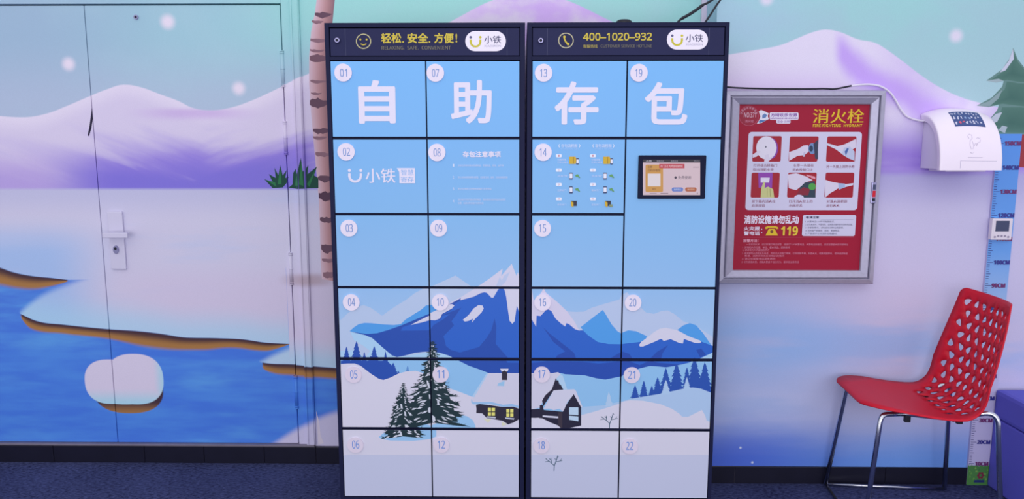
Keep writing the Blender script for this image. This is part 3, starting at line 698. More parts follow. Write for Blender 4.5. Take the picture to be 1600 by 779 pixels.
fir(artR, 820 + 730 / s2, 550 + 340 / s2, 550 + 470 / s2, 40 / s2, (176, 204, 234), 5, 31)
artR.up()
artR.poly(H_((0, 450), (55, 430), (130, 405), (400, 360), (600, 315), (680, 305), (750, 315), (840, 350), (840, 690), (0, 690)), (170, 198, 232))
for k, (cx, ty, by, hw) in enumerate(((447, 240, 365, 48), (630, 215, 325, 38))): fir(artR, 960 + cx / s2, 550 + ty / s2, 550 + by / s2, hw / s2, (172, 202, 234), 6, k + 3)
artR.up()
artR.poly(G_((30, 560), (490, 545), (620, 510), (840, 440)) + H_((55, 430), (140, 415), (250, 420), (400, 450), (500, 490), (560, 530), (590, 560), (640, 560), (700, 530), (760, 500), (790, 550), (800, 590), (840, 610)) + [(1125, 800), (815, 800)], (212, 211, 229)).up()
artR.poly([(815, 710), (1125, 710), (1125, 790), (815, 790)], (194, 200, 226)).up()
artR.poly(G_((285, 172), (330, 200), (370, 325), (330, 330), (270, 225)), (176, 208, 236))
artR.poly(G_((30, 180), (240, 180), (290, 172), (310, 190), (280, 220), (240, 320), (190, 370), (150, 440), (130, 480), (60, 495), (30, 490)), (206, 206, 226)).up()
artR.poly(G_((270, 222), (278, 245), (290, 240), (300, 275), (312, 280), (335, 325), (250, 330), (160, 470), (150, 420), (175, 375), (235, 320)), (40, 36, 58)).up()
artR.poly(G_((130, 460), (155, 455), (165, 500), (330, 515), (350, 470), (425, 360), (455, 400), (490, 480), (490, 636), (360, 664), (320, 662), (210, 602), (150, 572), (30, 566), (30, 495), (130, 492)), (36, 34, 58)).up()
artR.poly(G_((160, 492), (250, 330), (300, 326), (430, 320), (445, 335), (500, 470), (490, 478), (425, 362), (410, 385), (370, 430), (345, 490), (332, 514), (300, 490), (250, 502), (215, 488)), (206, 207, 228))
artR.poly(G_((385, 478), (465, 478), (465, 545), (385, 540)), (186, 212, 236)); artR.poly(G_((385, 550), (465, 556), (465, 598), (385, 585)), (186, 212, 236))
artR.poly(G_((155, 546), (290, 556), (290, 572), (210, 566), (155, 560)), (206, 208, 228)); artR.poly(G_((290, 520), (325, 516), (325, 660), (290, 640)), (60, 52, 66))
artR.poly(G_((30, 572), (120, 567), (200, 600), (290, 636), (318, 664), (30, 664)), (212, 212, 230)).up()
bush(artR, (820 + 735 / s2, 550 + 590 / s2)); bush(artR, (820 + 298 / 6.54, 660 + 405 / 6.54))

ROWS = [(95, 214), (217.5, 332.8), (336, 447.5), (450.5, 558.7), (562.5, 668), (671.5, 775.8)]
zrow = [(at(820, a, LK).z, at(820, c, LK).z) for a, c in ROWS]
def avgx(t, b_): return (at(t[0], t[1], LK).x + at(b_[0], b_[1], LK).x) / 2
def locker(nm, label, xs, x0, x1, art, cells, header):
    """xs: the columns' left and right edges; cells: (column, first row, last row, number, badge pixel)"""
    ztop = 1.932; yb = LK + .49
    root = thing(nm, label, 'locker', ((x0 + x1) / 2, LK + .245, 0), 'self-service locker units')
    b = B(); t = .016
    xa, xb = xs[0][0] - .002, xs[-1][1] + .002
    b.box(x0, xa, LK, yb, .03, ztop, bev=.0015); b.box(xb, x1, LK, yb, .03, ztop, bev=.0015)
    b.box(xa, xb, LK + .03, yb, .03, ztop); b.box(xa, xb, LK, LK + .04, ztop - .016, ztop, bev=.0012)
    zh0, zh1 = at(660, 88, LK).z, at(660, 42.5, LK).z
    b.box(xa, xb, LK, LK + .04, zrow[0][0] + .003, zh0, bev=.0012); b.box(xa, xb, LK, LK + .04, .03, zrow[-1][1] - .004, bev=.0012)
    for r in range(5): b.box(xa, xb, LK + .004, LK + .03, zrow[r + 1][0] + .002, zrow[r][1] - .002)
    b.build('cabinet_body', M['navy'], root)
    for sx in (x0 + .06, x1 - .06):
        for sy in (LK + .06, yb - .06):
            f = B(); f.tube([(sx, sy, 0), (sx, sy, .012), (sx, sy, .013), (sx, sy, .031)], [.025, .025, .012, .012], 14); f.build('foot', M['black'], root)
    hp = B(); hp.box(xa + .003, xb - .003, LK + .003, LK + .025, zh0 + .003, zh1 - .003, bev=.001)
    hpo = hp.build('header_panel', M['navy_panel'], root)
    zmid = (zh0 + zh1) / 2
    lk = B(); lx = at(header['lock'][0], header['lock'][1], LK).x; lz = at(*header['lock'], LK).z
    lk.tube([(lx, LK + .004, lz), (lx, LK - .004, lz), (lx, LK - .006, lz)], [.0105, .0105, .008], 20); lk.build('lock', M['steel'], hpo)
    sl_ = B(); sl_.prism(circle(lx, lz, .0055, 12), LK - .0075, LK - .0055); sl_.build('keyhole', M['dark'], hpo)
    pr = Print(LK + .003)
    for px in header['lines']:
        xx_ = at(px, 63, LK).x; pr.wpoly([(xx_, zh0 + .004), (xx_ + .0012, zh0 + .004), (xx_ + .0012, zh1 - .004), (xx_, zh1 - .004)], (70, 74, 108))
    header['print'](pr); pr.build('printed_slogan', hpo)
    pr = Print(LK + .003); pr.l = 2; header['logo'](pr); pr.build('logo_plate', hpo)
    for col, r0, r1, num, bp_ in cells:
        xa_, xb_ = xs[col]; z0, z1 = zrow[r1][1], zrow[r0][0]
        d = B(); d.box(xa_, xb_, LK - .002, LK + .018, z0, z1, bev=.0012)
        isp = num is None
        do = d.build('screen_panel' if isp else 'locker_door', M['navy'], root)
        if isp: do['label'] = 'taller light blue panel with a touch screen'
        m = .0012; pr = Print(LK - .002)
        # printed sheet: the sky's gradation
        bands = [at(820, y, LK).z for y, c in SKY]
        for (y0, c0), (y1, c1), za, zb in zip(SKY, SKY[1:], bands, bands[1:]):
            pr.tri((xa_, za), (xb_, za), (xb_, zb), (c0, c0, c1)); pr.tri((xa_, za), (xb_, zb), (xa_, zb), (c0, c1, c1))
        l0 = pr.l
        pr.t += [(p, c, l + 1) for p, c, l in art.t]
        pr.build('printed_picture', do, (xa_ + m, xb_ - m, z0 + m, z1 - m))
        if not isp:
            r0_ = 13.7 - .22 * r0; c = at(bp_[0], bp_[1], LK); rr = r0_ / 420 / 1.0
            ty = LK - .002 - .0045
            bd = B(); rw = at(bp_[0] + r0_, bp_[1], LK).x - c.x
            bd.prism(circle(c.x, c.z, rw, 32), ty - .0005, LK - .002)
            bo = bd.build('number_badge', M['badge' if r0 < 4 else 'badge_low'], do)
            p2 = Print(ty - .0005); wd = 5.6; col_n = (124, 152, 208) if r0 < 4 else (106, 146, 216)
            p2.text(sans(num), (bp_[0] - wd, bp_[1] - 6.3, bp_[0] + wd, bp_[1] + 6.3), col_n, .015)
            p2.build('printed_number', do)
    return root
def logo_mark(p, cx, cy, k, colour, ctext, cdot, word, extra=None):
    """a U with two dots over its arms, then two characters"""
    p.ring(cx, cy, 7 * k, 3.0 * k, colour, -.15, pi + .15, 20)
    p.stroke([(cx - 7 * k, cy - 3.2 * k), (cx - 7 * k, cy + .8 * k)], 3 * k, colour); p.stroke([(cx + 7 * k, cy - 3.2 * k), (cx + 7 * k, cy + .8 * k)], 3 * k, colour)
    p.disc(cx - 7 * k, cy - 6.6 * k, 1.9 * k, cdot); p.disc(cx + 7 * k, cy - 6.6 * k, 1.9 * k, colour)
def plate(cx0, cx1, cy0, cy1, latin=True):
    def f(p):
        p.rrect(cx0, cy0, cx1, cy1, (cy1 - cy0) / 2 - .2, (238, 232, 248), 8); p.up()
        cy = (cy0 + cy1) / 2; logo_mark(p, cx0 + 16, cy + 1, 1.08, (200, 190, 42), None, (92, 92, 132), None)
        p.text('小铁', (cx0 + 29.5, cy - 8.5, cx1 - 7.5, cy + 3.5), (70, 70, 108), .012)
        p.text(sans('XIAOIRON'), (cx0 + 29.5, cy + 6, cx1 - 8, cy + 9), (150, 148, 176), 0, 2)
    return f
YEL, OLV = (206, 186, 62), (120, 116, 96)
def slogan_left(p):
    p.up(); p.ring(568, 64.5, 11.2, 1.5, (190, 184, 138)); p.disc(563, 61.5, 1.5, YEL); p.disc(572.8, 61.5, 1.5, YEL); p.ring(568, 64, 6, 1.5, YEL, .25 * pi, .75 * pi, 10)
    for t, a, c in (('轻松', 595.5, 627), ('安全', 636.5, 669), ('方便', 678.5, 709)): p.text(t, (a, 51.5, c, 67.5), YEL, .018)
    p.disc(629.8, 65.5, 1.3, YEL, 8); p.disc(671, 65.5, 1.3, YEL, 8); p.text('!', (711.8, 52.5, 714.3, 66.5), YEL, .02)
    p.text(sans('RELAXING.  SAFE.  CONVENIENT'), (596.5, 71.8, 704.5, 77.5), OLV, .005)
def slogan_right(p):
    p.up(); p.ring(884.3, 63.2, 11.4, 1.5, (190, 184, 150))
    p.stroke([(881.5, 58), (882.2, 62), (884.5, 66), (887.8, 69)], 2.4, YEL); p.disc(881.8, 57.6, 2.1, YEL, 10); p.disc(887.6, 68.8, 2.1, YEL, 10)
    p.text(sans('400–1020–932'), (911, 51.2, 1018.8, 63.2), YEL, .016)
    p.text('客服热线', (911, 69.6, 933.6, 75), (170, 156, 72), .015); p.text(sans('CUSTOMER SERVICE HOTLINE'), (938.5, 69.5, 1018.5, 74.2), OLV, .002)

# lettering that belongs to the pictures
WT = (226, 222, 242)
for t, bx, art in (('自', (560, 125, 618, 193), artL), ('助', (704.5, 125, 768.5, 193), artL), ('存', (866.5, 127, 935.5, 194.5), artR), ('包', (1007, 128, 1074.5, 194.5), artR)):
    art.text(t, bx, WT, .018, 6)
logo_mark(artL, 555, 274.5, 1.28, WT, None, WT, None)
artL.text('小铁', (571, 263, 618, 285.5), WT, .015, 4)
artL.poly([(620, 262.5), (648.3, 262.5), (648.8, 286), (624.3, 286), (623.8, 268)], WT).up()
artL.text('智慧', (626.5, 264.7, 646.5, 273.6), (128, 176, 230), .004, 2); artL.text('寄存', (626.5, 275.6, 646.5, 284.4), (128, 176, 230), .004, 2)
artL.text('存包注意事项', (723, 236, 782.5, 245.5), WT, .02, 3)
def small(art, body, x0, y, x1, h=3.6, col=(206, 220, 244), bold=.008):
    art.text(body, (x0, y - h / 2, x1, y + h / 2), col, bold, 1)
for n_, y in (('1', 258.2), ('2', 276.8), ('3', 294.7), ('4', 313.7)): small(artL, n_, 707.5, y, 709.8, 4.6)
small(artL, '本柜仅供寄存随身普通物品，贵重物品、现金、证件等', 715.5, 258.4, 787)
small(artL, '禁止存放易燃易爆等违禁品，如需取包请，输码，扫码或刷脸取物', 715.5, 276.9, 793.3)
small(artL, '禁止存放鲜活动物及易腐烂变质物品', 715.5, 294.8, 768)
small(artL, '请在规定时间内取出您的物品，超出使用时间的物品将由管理', 715.5, 311.6, 790)
small(artL, '处置，如遇问题请拨打客服热线', 715.5, 317, 755.5)
for ox, head, a4 in ((0, '存包流程图', ('1', '2', '3', '4')), (53.2, '取包流程图', ('1', '2', '3', '4'))):
    artR.stroke([(874.6 + ox, 225), (872.6 + ox, 227.8), (874.6 + ox, 230.4)], 1.2, (210, 224, 246)); artR.stroke([(904.6 + ox, 225), (906.6 + ox, 227.8), (904.6 + ox, 230.4)], 1.2, (210, 224, 246))
    artR.text(head, (877 + ox, 224.8, 902 + ox, 230.4), (214, 226, 248), .015, 1); artR.text('STORAGE FLOW CHART', (876 + ox, 232, 904 + ox, 233.5), (186, 212, 244), 0, 1)
    ys = (243.2, 265.6, 288, 310.5)
    words = (('扫描屏幕', '打开小程序'), ('点击"存"' if not ox else '点击"取"',), ('选择柜门' if not ox else '确认开门',), ('存包关门' if not ox else '取包关门',))
    for i, y in enumerate(ys):
        artR.rrect(868.5 + ox, y - 2.4, 877.8 + ox, y + 2.4, 1.6, (226, 232, 248), 3)
        artR.up(); artR.text(a4[i], (872.4 + ox, y - 1.6, 874 + ox, y + 1.6), (190, 90, 110), .01, 1)
        for j, t in enumerate(words[i]): small(artR, t, 871 + ox, y + (6.3 + 4 * j if len(words[i]) > 1 else 9), 871 + ox + 3.4 * len(t), 3.2, (204, 220, 246), .004)
    GLD, GL2, DKP, WP = (206, 170, 40), (176, 140, 30), (52, 60, 104), (226, 230, 246)
    artR.rect(889.5 + ox, 244.5, 899.5 + ox, 256, GLD); artR.rect(899.5 + ox, 247, 903.5 + ox, 254, GLD); artR.up(); artR.rect(895 + ox, 245, 897 + ox, 255.5, GL2)
    artR.rrect(900.2 + ox, 247, 904.3 + ox, 256.6, .8, DKP, 2); artR.up(); artR.rect(900.6 + ox, 248.6, 904 + ox, 255, WP)
    for y in (269.5, 291):
        artR.rrect(889.3 + ox, y, 894.8 + ox, y + 10.6, .8, DKP, 2); artR.up(); artR.rect(889.8 + ox, y + 1.6, 894.4 + ox, y + 8.6, WP)
        artR.poly([(899 + ox, y + 3.5), (903 + ox, y + 2.5), (906.5 + ox, y + 8), (904.5 + ox, y + 8.4), (902.5 + ox, y + 6.4), (899.5 + ox, y + 6.4)], (96, 156, 96))
    artR.rect(892.5 + ox, 313.5, 901 + ox, 321.5, (44, 44, 62)); artR.up(); artR.poly([(892 + ox, 314), (896 + ox, 316), (896 + ox, 324), (892 + ox, 321)], GLD)
artR.rect(952, 319, 957, 323, (130, 146, 112))

colsL = [(avgx((518, 155), (537.3, 725)), avgx((664.6, 155), (675.6, 725))), (avgx((665.8, 155), (676.6, 725)), avgx((811.6, 155), (811.2, 725)))]
colsR = [(avgx((831.6, 155), (829.6, 725)), avgx((977.8, 155), (966.6, 725))), (avgx((979.2, 155), (967.8, 725)), avgx((1129, 155), (1106.5, 725)))]
xL0, xL1 = -.7205, at(820.6, 60, LK).x; xR0, xR1 = at(823.4, 60, LK).x, .7495
locker('storage_locker', 'left light blue self-service locker unit with a smiling face and doors 01 to 12', colsL, xL0, xL1, artL,
       [(0, 0, 0, '01', (536.7, 113.7)), (0, 1, 1, '02', (541.4, 237)), (0, 2, 2, '03', (545.7, 356)), (0, 3, 3, '04', (549.3, 471.6)), (0, 4, 4, '05', (552.7, 584.5)), (0, 5, 5, '06', (555.7, 694)),
        (1, 0, 0, '07', (680.5, 114)), (1, 1, 1, '08', (683, 238)), (1, 2, 2, '09', (685.5, 356)), (1, 3, 3, '10', (688, 471.5)), (1, 4, 4, '11', (688.8, 584)), (1, 5, 5, '12', (689.7, 694))],
       dict(lock=(527, 63), lines=(539, 792), print=slogan_left, logo=plate(727, 790.5, 48.5, 80)))
lr = locker('storage_locker', 'right light blue self-service locker unit with a phone number and a touch screen', colsR, xR0, xR1, artR,
       [(0, 0, 0, '13', (849.3, 114)), (0, 1, 1, '14', (848.6, 237.7)), (0, 2, 2, '15', (847.7, 356.3)), (0, 3, 3, '16', (847.7, 471.8)), (0, 4, 4, '17', (846.6, 584)), (0, 5, 5, '18', (845.7, 695)),
        (1, 0, 0, '19', (998, 114)), (1, 1, 2, None, None), (1, 3, 3, '20', (988.8, 472.3)), (1, 4, 4, '21', (987, 585)), (1, 5, 5, '22', (984, 696))],
       dict(lock=(845, 63.5), lines=(855, 1108), print=slogan_right, logo=plate(1042, 1106, 46.3, 77.5)))
an = B(); q = at(975, 35, LK + .06); an.tube([(q.x, LK + .06, 1.930), (q.x, LK + .06, 1.944), (q.x, LK + .06, 1.949), (q.x, LK + .06, 1.951)], [.030, .029, .022, .006], 24)
an.build('antenna_cap', M['black'], lr)

# touch screen on the right unit
panel = [o for o in lr.children if o.name.startswith('screen_panel')][0]
a, c = at(997, 242.5, LK), at(1102, 310, LK)
x0, x1, z1, z0 = at(996.5, 276, LK).x, at(1101.5, 276, LK).x, a.z, c.z
bz = B(); bz.box(x0, x1, LK - .010, LK - .002 - .0042, z0, z1, bev=.003); bz.build('screen_bezel', mat('screen_bezel', (12, 18, 50), .5, spec=.12), panel)
pr = Print(LK - .0102); SX0, SX1, SY0, SY1 = 1004.5, 1094, 249, 304.5
pr.rect(SX0, SY0, SX1, SY1, (214, 190, 204)); pr.up(); pr.rect(SX0, SY0, SX1, 253.6, (36, 34, 50))
pr.rrect(1008.5, 257, 1036, 300, 2.5, (206, 150, 76)); pr.up()
pr.rect(1030, 256, 1069.5, 262.8, (190, 52, 72)); pr.rect(1012, 271, 1032, 291, (226, 216, 226))
pr.rrect(1049.5, 292.5, 1067.5, 299, 3, (104, 128, 206)); pr.rrect(1070.5, 292.5, 1088.5, 299, 3, (178, 96, 64)); pr.disc(1055.5, 277.2, 2, (70, 60, 84), 12); pr.up()
for t, bx, cl in (('小铁', (1009, 250, 1018.5, 252.8), (200, 196, 214)), ('客服热线', (1026, 250.2, 1037, 252.6), (150, 146, 168)), ('使用指南', (1048, 250.2, 1059, 252.6), (150, 146, 168)), ('2024-01-01', (1084, 250.2, 1093, 252.2), (150, 146, 168)),
                  ('热门活动 免费使用储物柜', (1032, 257.6, 1067, 261.4), (232, 190, 200)), ('立即', (1012, 258.6, 1019, 262.6), (96, 58, 36)), ('扫码存取包', (1012, 264, 1032, 267.8), (96, 58, 36)), ('免费使用', (1059.5, 274.6, 1079.5, 279.8), (84, 74, 98)),
                  ('微信', (1019, 294, 1025, 296.4), (120, 70, 40)), ('输码取包', (1053, 294.3, 1064, 297.2), (190, 200, 236)), ('继续使用', (1074, 294.3, 1085, 297.2), (226, 180, 160)), ('首页返回', (1083, 260.2, 1092, 262.2), (150, 128, 146))):
    pr.text(t, bx, cl, .008, 1)
pr.rect(1015, 301.6, 1026, 302.4, (110, 90, 110)); pr.rect(1032, 301.4, 1044, 302.4, (110, 90, 110)); pr.disc(1089.6, 301.4, .8, (60, 50, 80), 8)
pr.build('touch_screen', panel, None, SCREEN)

# ================================================================ fire hydrant cabinet on the right wall
FY = -.055
fo = [at(p[0], p[1], FY) for p in ((1131, 141), (1386.5, 141.5), (1364.5, 444), (1121, 442.5))]
fx0 = (fo[0].x + fo[3].x) / 2; fx1 = (fo[1].x + fo[2].x) / 2; fz1 = (fo[0].z + fo[1].z) / 2; fz0 = (fo[2].z + fo[3].z) / 2
fi = [at(p[0], p[1], FY + .012) for p in ((1157, 163), (1363.5, 163), (1340.5, 422.5), (1144, 421.5))]
ix0 = (fi[0].x + fi[3].x) / 2; ix1 = (fi[1].x + fi[2].x) / 2; iz1 = (fi[0].z + fi[1].z) / 2; iz0 = (fi[2].z + fi[3].z) / 2
hyd = thing('fire_hydrant_cabinet', 'aluminium framed red fire hydrant cabinet front with yellow heading on the wall', 'cabinet', ((fx0 + fx1) / 2, 0, fz0))
bx = B(); bx.box(fx0 + .006, fx1 - .006, FY + .027, -.001, fz0 + .006, fz1 - .006); bx.build('housing', M['alu_side'], hyd)
out4 = [(fx0, fz1), (fx1, fz1), (fx1, fz0), (fx0, fz0)]; in4 = [(ix0, iz1), (ix1, iz1), (ix1, iz0), (ix0, iz0)]
prof = [(0, FY + .04), (0, FY + .006), (.05, FY + .001), (.36, FY - .003), (.40, FY), (.41, FY + .012), (.47, FY + .012), (.48, FY + .001), (.54, FY - .001), (.95, FY + .009), (1.0, FY + .012), (1.0, FY + .03)]
for i in range(4):
    j = (i + 1) % 4; b = B(); rows = []
    for f, y in prof:
        rows.append([b.bm.verts.new((out4[k][0] + (in4[k][0] - out4[k][0]) * f, y, out4[k][1] + (in4[k][1] - out4[k][1]) * f)) for k in (i, j)])
    for r0, r1 in zip(rows, rows[1:]): b.bm.faces.new((r0[0], r0[1], r1[1], r1[0]))
    b.bm.faces.new((rows[0][0], rows[-1][0], rows[-1][1], rows[0][1]))
    b.bm.faces.new([r[0] for r in rows]); b.bm.faces.new([r[1] for r in rows][::-1])
    b.build('frame_bar', M['alu'], hyd)
pb = B(); pb.box(ix0 - .004, ix1 + .004, FY + .020, FY + .026, iz0 - .004, iz1 + .004); board = pb.build('poster_board', M['poster'], hyd)
FP = FY + .020; pr = Print(FP); LIL, YL = (206, 204, 232), (220, 186, 40)
# seal
pr.disc(1170, 181, 16, (150, 22, 56), 28); pr.up(); pr.ring(1170, 181, 15.2, .6, (190, 80, 110))
pr.text(sans('NO.371'), (1162.5, 175.5, 1181, 183.5), (224, 190, 212), .005, 2); pr.text('消火栓', (1164, 187, 1177.5, 191.4), (206, 130, 160), .004, 2)
for k, ch in enumerate('方特欢乐世界消防'):
    an_ = radians(200 + k * 20); cx, cy = 1170 + 12.6 * cos(an_), 181 + 12.6 * sin(an_); pr.text(ch, (cx - 1.6, cy - 1.6, cx + 1.6, cy + 1.6), (220, 170, 196), .004, 1)
# park emblem: white plume over a blue wave, purple words on white
pr.poly([(1185.5, 174), (1189, 171.5), (1195, 174), (1201, 177), (1199.5, 181), (1201, 186), (1195, 189), (1190, 192), (1182.5, 193), (1186, 188), (1188, 182)], (226, 226, 242)).up()
pr.poly([(1191, 180), (1195, 177), (1198.5, 180), (1196, 184), (1191, 185)], (96, 130, 186)); pr.poly([(1184.5, 191), (1188, 187), (1193, 188), (1199, 186.5), (1193, 190), (1188, 192)], (70, 116, 180))
pr.rrect(1202.5, 175.5, 1247.5, 187, 2, (228, 222, 242)); pr.rrect(1213, 186, 1235, 192.8, 2, (228, 222, 242)); pr.up()
pr.text('方特欢乐世界', (1204, 176.6, 1246, 182.6), (122, 62, 160), .02, 2); pr.text(sans('FANTAWILD ADVENTURE', True), (1203.5, 183.6, 1246.5, 186), (122, 62, 160), .004, 1); pr.text('安全·文明', (1214.5, 188, 1233.5, 192), (122, 62, 160), .006, 1)
pr.text('消火栓', (1270, 170, 1350, 192.2), YL, .012, 4); pr.text(sans('FIRE-FIGHTING  HYDRANT', True), (1270, 194, 1347, 198.2), YL, .004, 2)
# white panel with six pictures
def tl(px, py):                               # follows the panel's own straight sides
    return px, py
def wr(x0, y0, x1, y1, r, col):
    a = at((x0), (y0 + y1) / 2, FP).x; c = at(x1, (y0 + y1) / 2, FP).x; zt = at((x0 + x1) / 2, y0, FP).z; zb = at((x0 + x1) / 2, y1, FP).z; rr = r * .0026; pts = []
    for cx, cz, an2 in ((c - rr, zt - rr, 0), (a + rr, zt - rr, pi / 2), (a + rr, zb + rr, pi), (c - rr, zb + rr, 1.5 * pi)):
        pts += [(cx + rr * cos(an2 + k * pi / 10), cz + rr * sin(an2 + k * pi / 10)) for k in range(6)]
    pr.wpoly(pts, col); return a, c, zb, zt
wr(1167, 206, 1343, 328, 5, LIL); pr.up()
RD = (160, 18, 44)
cells = [(1176, 212.5, 1220.5, 252.5), (1233, 213, 1278, 252.5), (1291.5, 213, 1337, 252.5), (1173.5, 269.5, 1217.5, 308.5), (1230.5, 269.5, 1275, 308.5), (1289, 269.5, 1333.5, 308.5)]
for c4 in cells: wr(*c4, 2.5, RD)
pr.up()
def cell(i, items):
    x0, y0, x1, y1 = cells[i]
    for pts, col in items: pr.poly([(x0 + (x1 - x0) * u / 100, y0 + (y1 - y0) * v / 100) for u, v in pts], col)
el = lambda cx, cy, rx, ry, n=20: [(cx + rx * cos(2 * pi * k / n), cy + ry * sin(2 * pi * k / n)) for k in range(n)]
SK, BL, DKC = (214, 208, 230), (110, 140, 190), (52, 58, 84)
cell(0, [(el(62, 48, 27, 42), (132, 70, 170)), (el(48, 46, 36, 45), (222, 218, 236)), (el(46, 42, 3, 4, 8), (110, 110, 130)), ([(0, 72), (22, 56), (28, 60), (14, 80), (0, 84)], SK), ([(40, 100), (44, 74), (56, 70), (58, 84), (78, 74), (62, 92), (54, 100)], SK)])
cell(1, [([(0, 62), (30, 50), (50, 36), (64, 34), (70, 48), (66, 62), (52, 74), (30, 76), (0, 96)], SK), ([(50, 62), (56, 60), (54, 80), (48, 80)], (190, 186, 214)), (el(80, 48, 14, 22), BL), (el(76, 48, 7, 12), (40, 60, 90)), ([(84, 30), (100, 12), (100, 90), (90, 88)], DKC)])
cell(2, [([(0, 26), (30, 36), (64, 48), (58, 74), (30, 50), (0, 34)], (206, 210, 232)), ([(30, 40), (60, 32), (100, 10), (100, 44), (74, 62), (50, 56)], SK), ([(60, 44), (80, 40), (96, 60), (96, 96), (74, 86), (52, 70)], (186, 196, 226)), ([(62, 60), (70, 46), (76, 48), (66, 76)], (70, 100, 170))])
cell(3, [([(25, 0), (76, 0), (74, 62), (27, 60)], (142, 66, 172)), ([(34, 20), (66, 20), (64, 40), (34, 40)], (222, 218, 238)), ([(34, 100), (36, 62), (44, 36), (50, 38), (48, 62), (60, 56), (78, 66), (82, 100)], (198, 200, 140)), ([(56, 62), (58, 62), (58, 96), (56, 96)], (150, 150, 96)), ([(66, 64), (68, 64), (69, 96), (67, 96)], (150, 150, 96))])
cell(4, [([(44, 40), (96, 34), (98, 100), (40, 100)], (42, 62, 80)), ([(0, 8), (30, 2), (62, 14), (88, 30), (60, 40), (48, 54), (30, 70), (4, 62)], SK), ([(40, 70), (56, 58), (78, 66), (72, 90), (30, 90)], (130, 30, 54)), (el(86, 56, 13, 14), (74, 160, 74)), ([(66, 8), (96, 16), (98, 26), (84, 22), (80, 18), (66, 14)], (222, 150, 170)), (el(40, 104, 18, 16), LIL)])
cell(5, [([(0, 28), (20, 36), (48, 42), (50, 60), (30, 74), (18, 82), (0, 100), (0, 66)], SK), ([(46, 42), (70, 44), (72, 58), (48, 68)], (160, 180, 220)), ([(70, 46), (100, 42), (98, 50), (70, 58)], (206, 208, 232))])
CP = (128, 40, 78)
for t, bx in (('打开或击碎箱门', (1177, 256, 1214, 260.6)), ('取出消防水带', (1176.5, 262.6, 1208.5, 267)), ('水带一头接在', (1239, 256, 1271.5, 260.6)), ('消火栓接口上', (1238, 262.8, 1270, 267.2)), ('另一头接上消防水枪', (1291, 257.6, 1335, 262.4)),
              ('按下箱内消火栓', (1174.5, 312.2, 1211.5, 316.6)), ('启泵按钮', (1174.5, 318.6, 1195, 323)), ('打开消火栓上的', (1232.5, 312.2, 1269.5, 316.6)), ('水阀开关', (1232.5, 318.6, 1253.5, 323)), ('对准火源根部', (1291.5, 312.2, 1323.5, 316.6)), ('进行灭火', (1291, 318.8, 1311.5, 323.2))):
    pr.text(t, bx, CP, .006, 1)
pr.text('消防设施请勿乱动', (1162.5, 336, 1248, 349.5), (226, 214, 236), .03, 3)
pr.text('火灾报', (1162, 353.5, 1187, 359.8), (226, 214, 236), .02, 2); pr.text('警电话', (1162, 360.8, 1187, 367.2), (226, 214, 236), .02, 2); pr.disc(1190, 358, .9, LIL, 8); pr.disc(1190, 363, .9, LIL, 8)
pr.poly([(1195, 357), (1195.5, 354.6), (1199, 353), (1212, 353), (1215.5, 354.6), (1216, 357), (1212.5, 357.5), (1211, 355.6), (1200, 355.6), (1198.5, 357.5)], YL); pr.poly([(1201, 357), (1210, 357), (1215.5, 367.5), (1196, 367.5)], YL); pr.up()
pr.disc(1205.7, 361.6, 2.6, (120, 70, 40), 12)
pr.text(sans('119', True), (1220, 353.2, 1246.5, 367.6), (226, 200, 62), .014, 3)
wr(1253.5, 335.5, 1336.5, 368.5, 3, LIL); pr.up()
pr.text('敬请注意', (1259, 337.6, 1279.5, 341.4), (46, 48, 84), .02, 1); pr.rect(1282, 342.6, 1333, 343, (120, 124, 170))
IN = (60, 62, 100)
for i, (t, xe) in enumerate((('1. 火警电话119不可随意拨打。', 1304), ('2. 发生火灾时，不要惊慌，请按图示操作使用消火栓设备。', 1332), ('3. 非紧急情况，请勿启动消防设施器材。', 1318), ('4. 消防箱严禁挪用、遮挡、堆放物品。', 1312), ('5. 严禁损坏公共消防设施器材。', 1308))):
    pr.text(t, (1258, 344.4 + i * 4.7, xe, 347.4 + i * 4.7), IN, .004, 1)
pr.rect(1160, 370.2, 1334, 370.6, (196, 90, 116))
pr.text('报警方法：', (1161, 373, 1185, 378), (220, 150, 176), .02, 1); PK = (214, 130, 160)
for t, x0, y, x1 in (('一旦发现火灾，请立即拨打电话报警，请拨打"119"火警电话，火警电话接通后，请讲清楚着火的详细地址', 1166, 381.5, 1325), ('1. 讲清起火的位置、单位、着火物品、燃烧情况', 1160, 386, 1234), ('2. 讲清有无人员被困及伤亡', 1160, 390.5, 1202),
                     ('3. 讲清报警人的姓名及电话，同时派人到路口等候，引导消防车辆，扑救火灾，疏散周围群众，保持通道畅通', 1159.5, 395.6, 1324), ('畅通，消防员到场后说明火灾情况', 1163.5, 399.4, 1225), ('4. 请记住报警电话是免费的', 1159, 404, 1211), ('5. 切勿谎报火警，谎报火警属于违法行为，要承担法律责任', 1158.5, 409, 1248)):
    pr.text(t, (x0, y - 1.7, x1, y + 1.7), PK, .004, 1)
pr.build('printed_poster', board)
q = at(1364.5, 301, FY); lk = B(); lk.box(q.x - .010, q.x + .010, FY - .006, FY + .002, q.z - .044, q.z + .044, bev=.003); lo_ = lk.build('latch', M['steel'], hyd)
for dz, h, mm in ((.024, .010, 'lcd'), (-.004, .013, 'red'), (-.028, .006, 'dark')):
    l2 = B(); l2.box(q.x - .006, q.x + .006, FY - .0075, FY - .005, q.z + dz - h, q.z + dz + h); l2.build('latch_slot', M[mm], lo_)

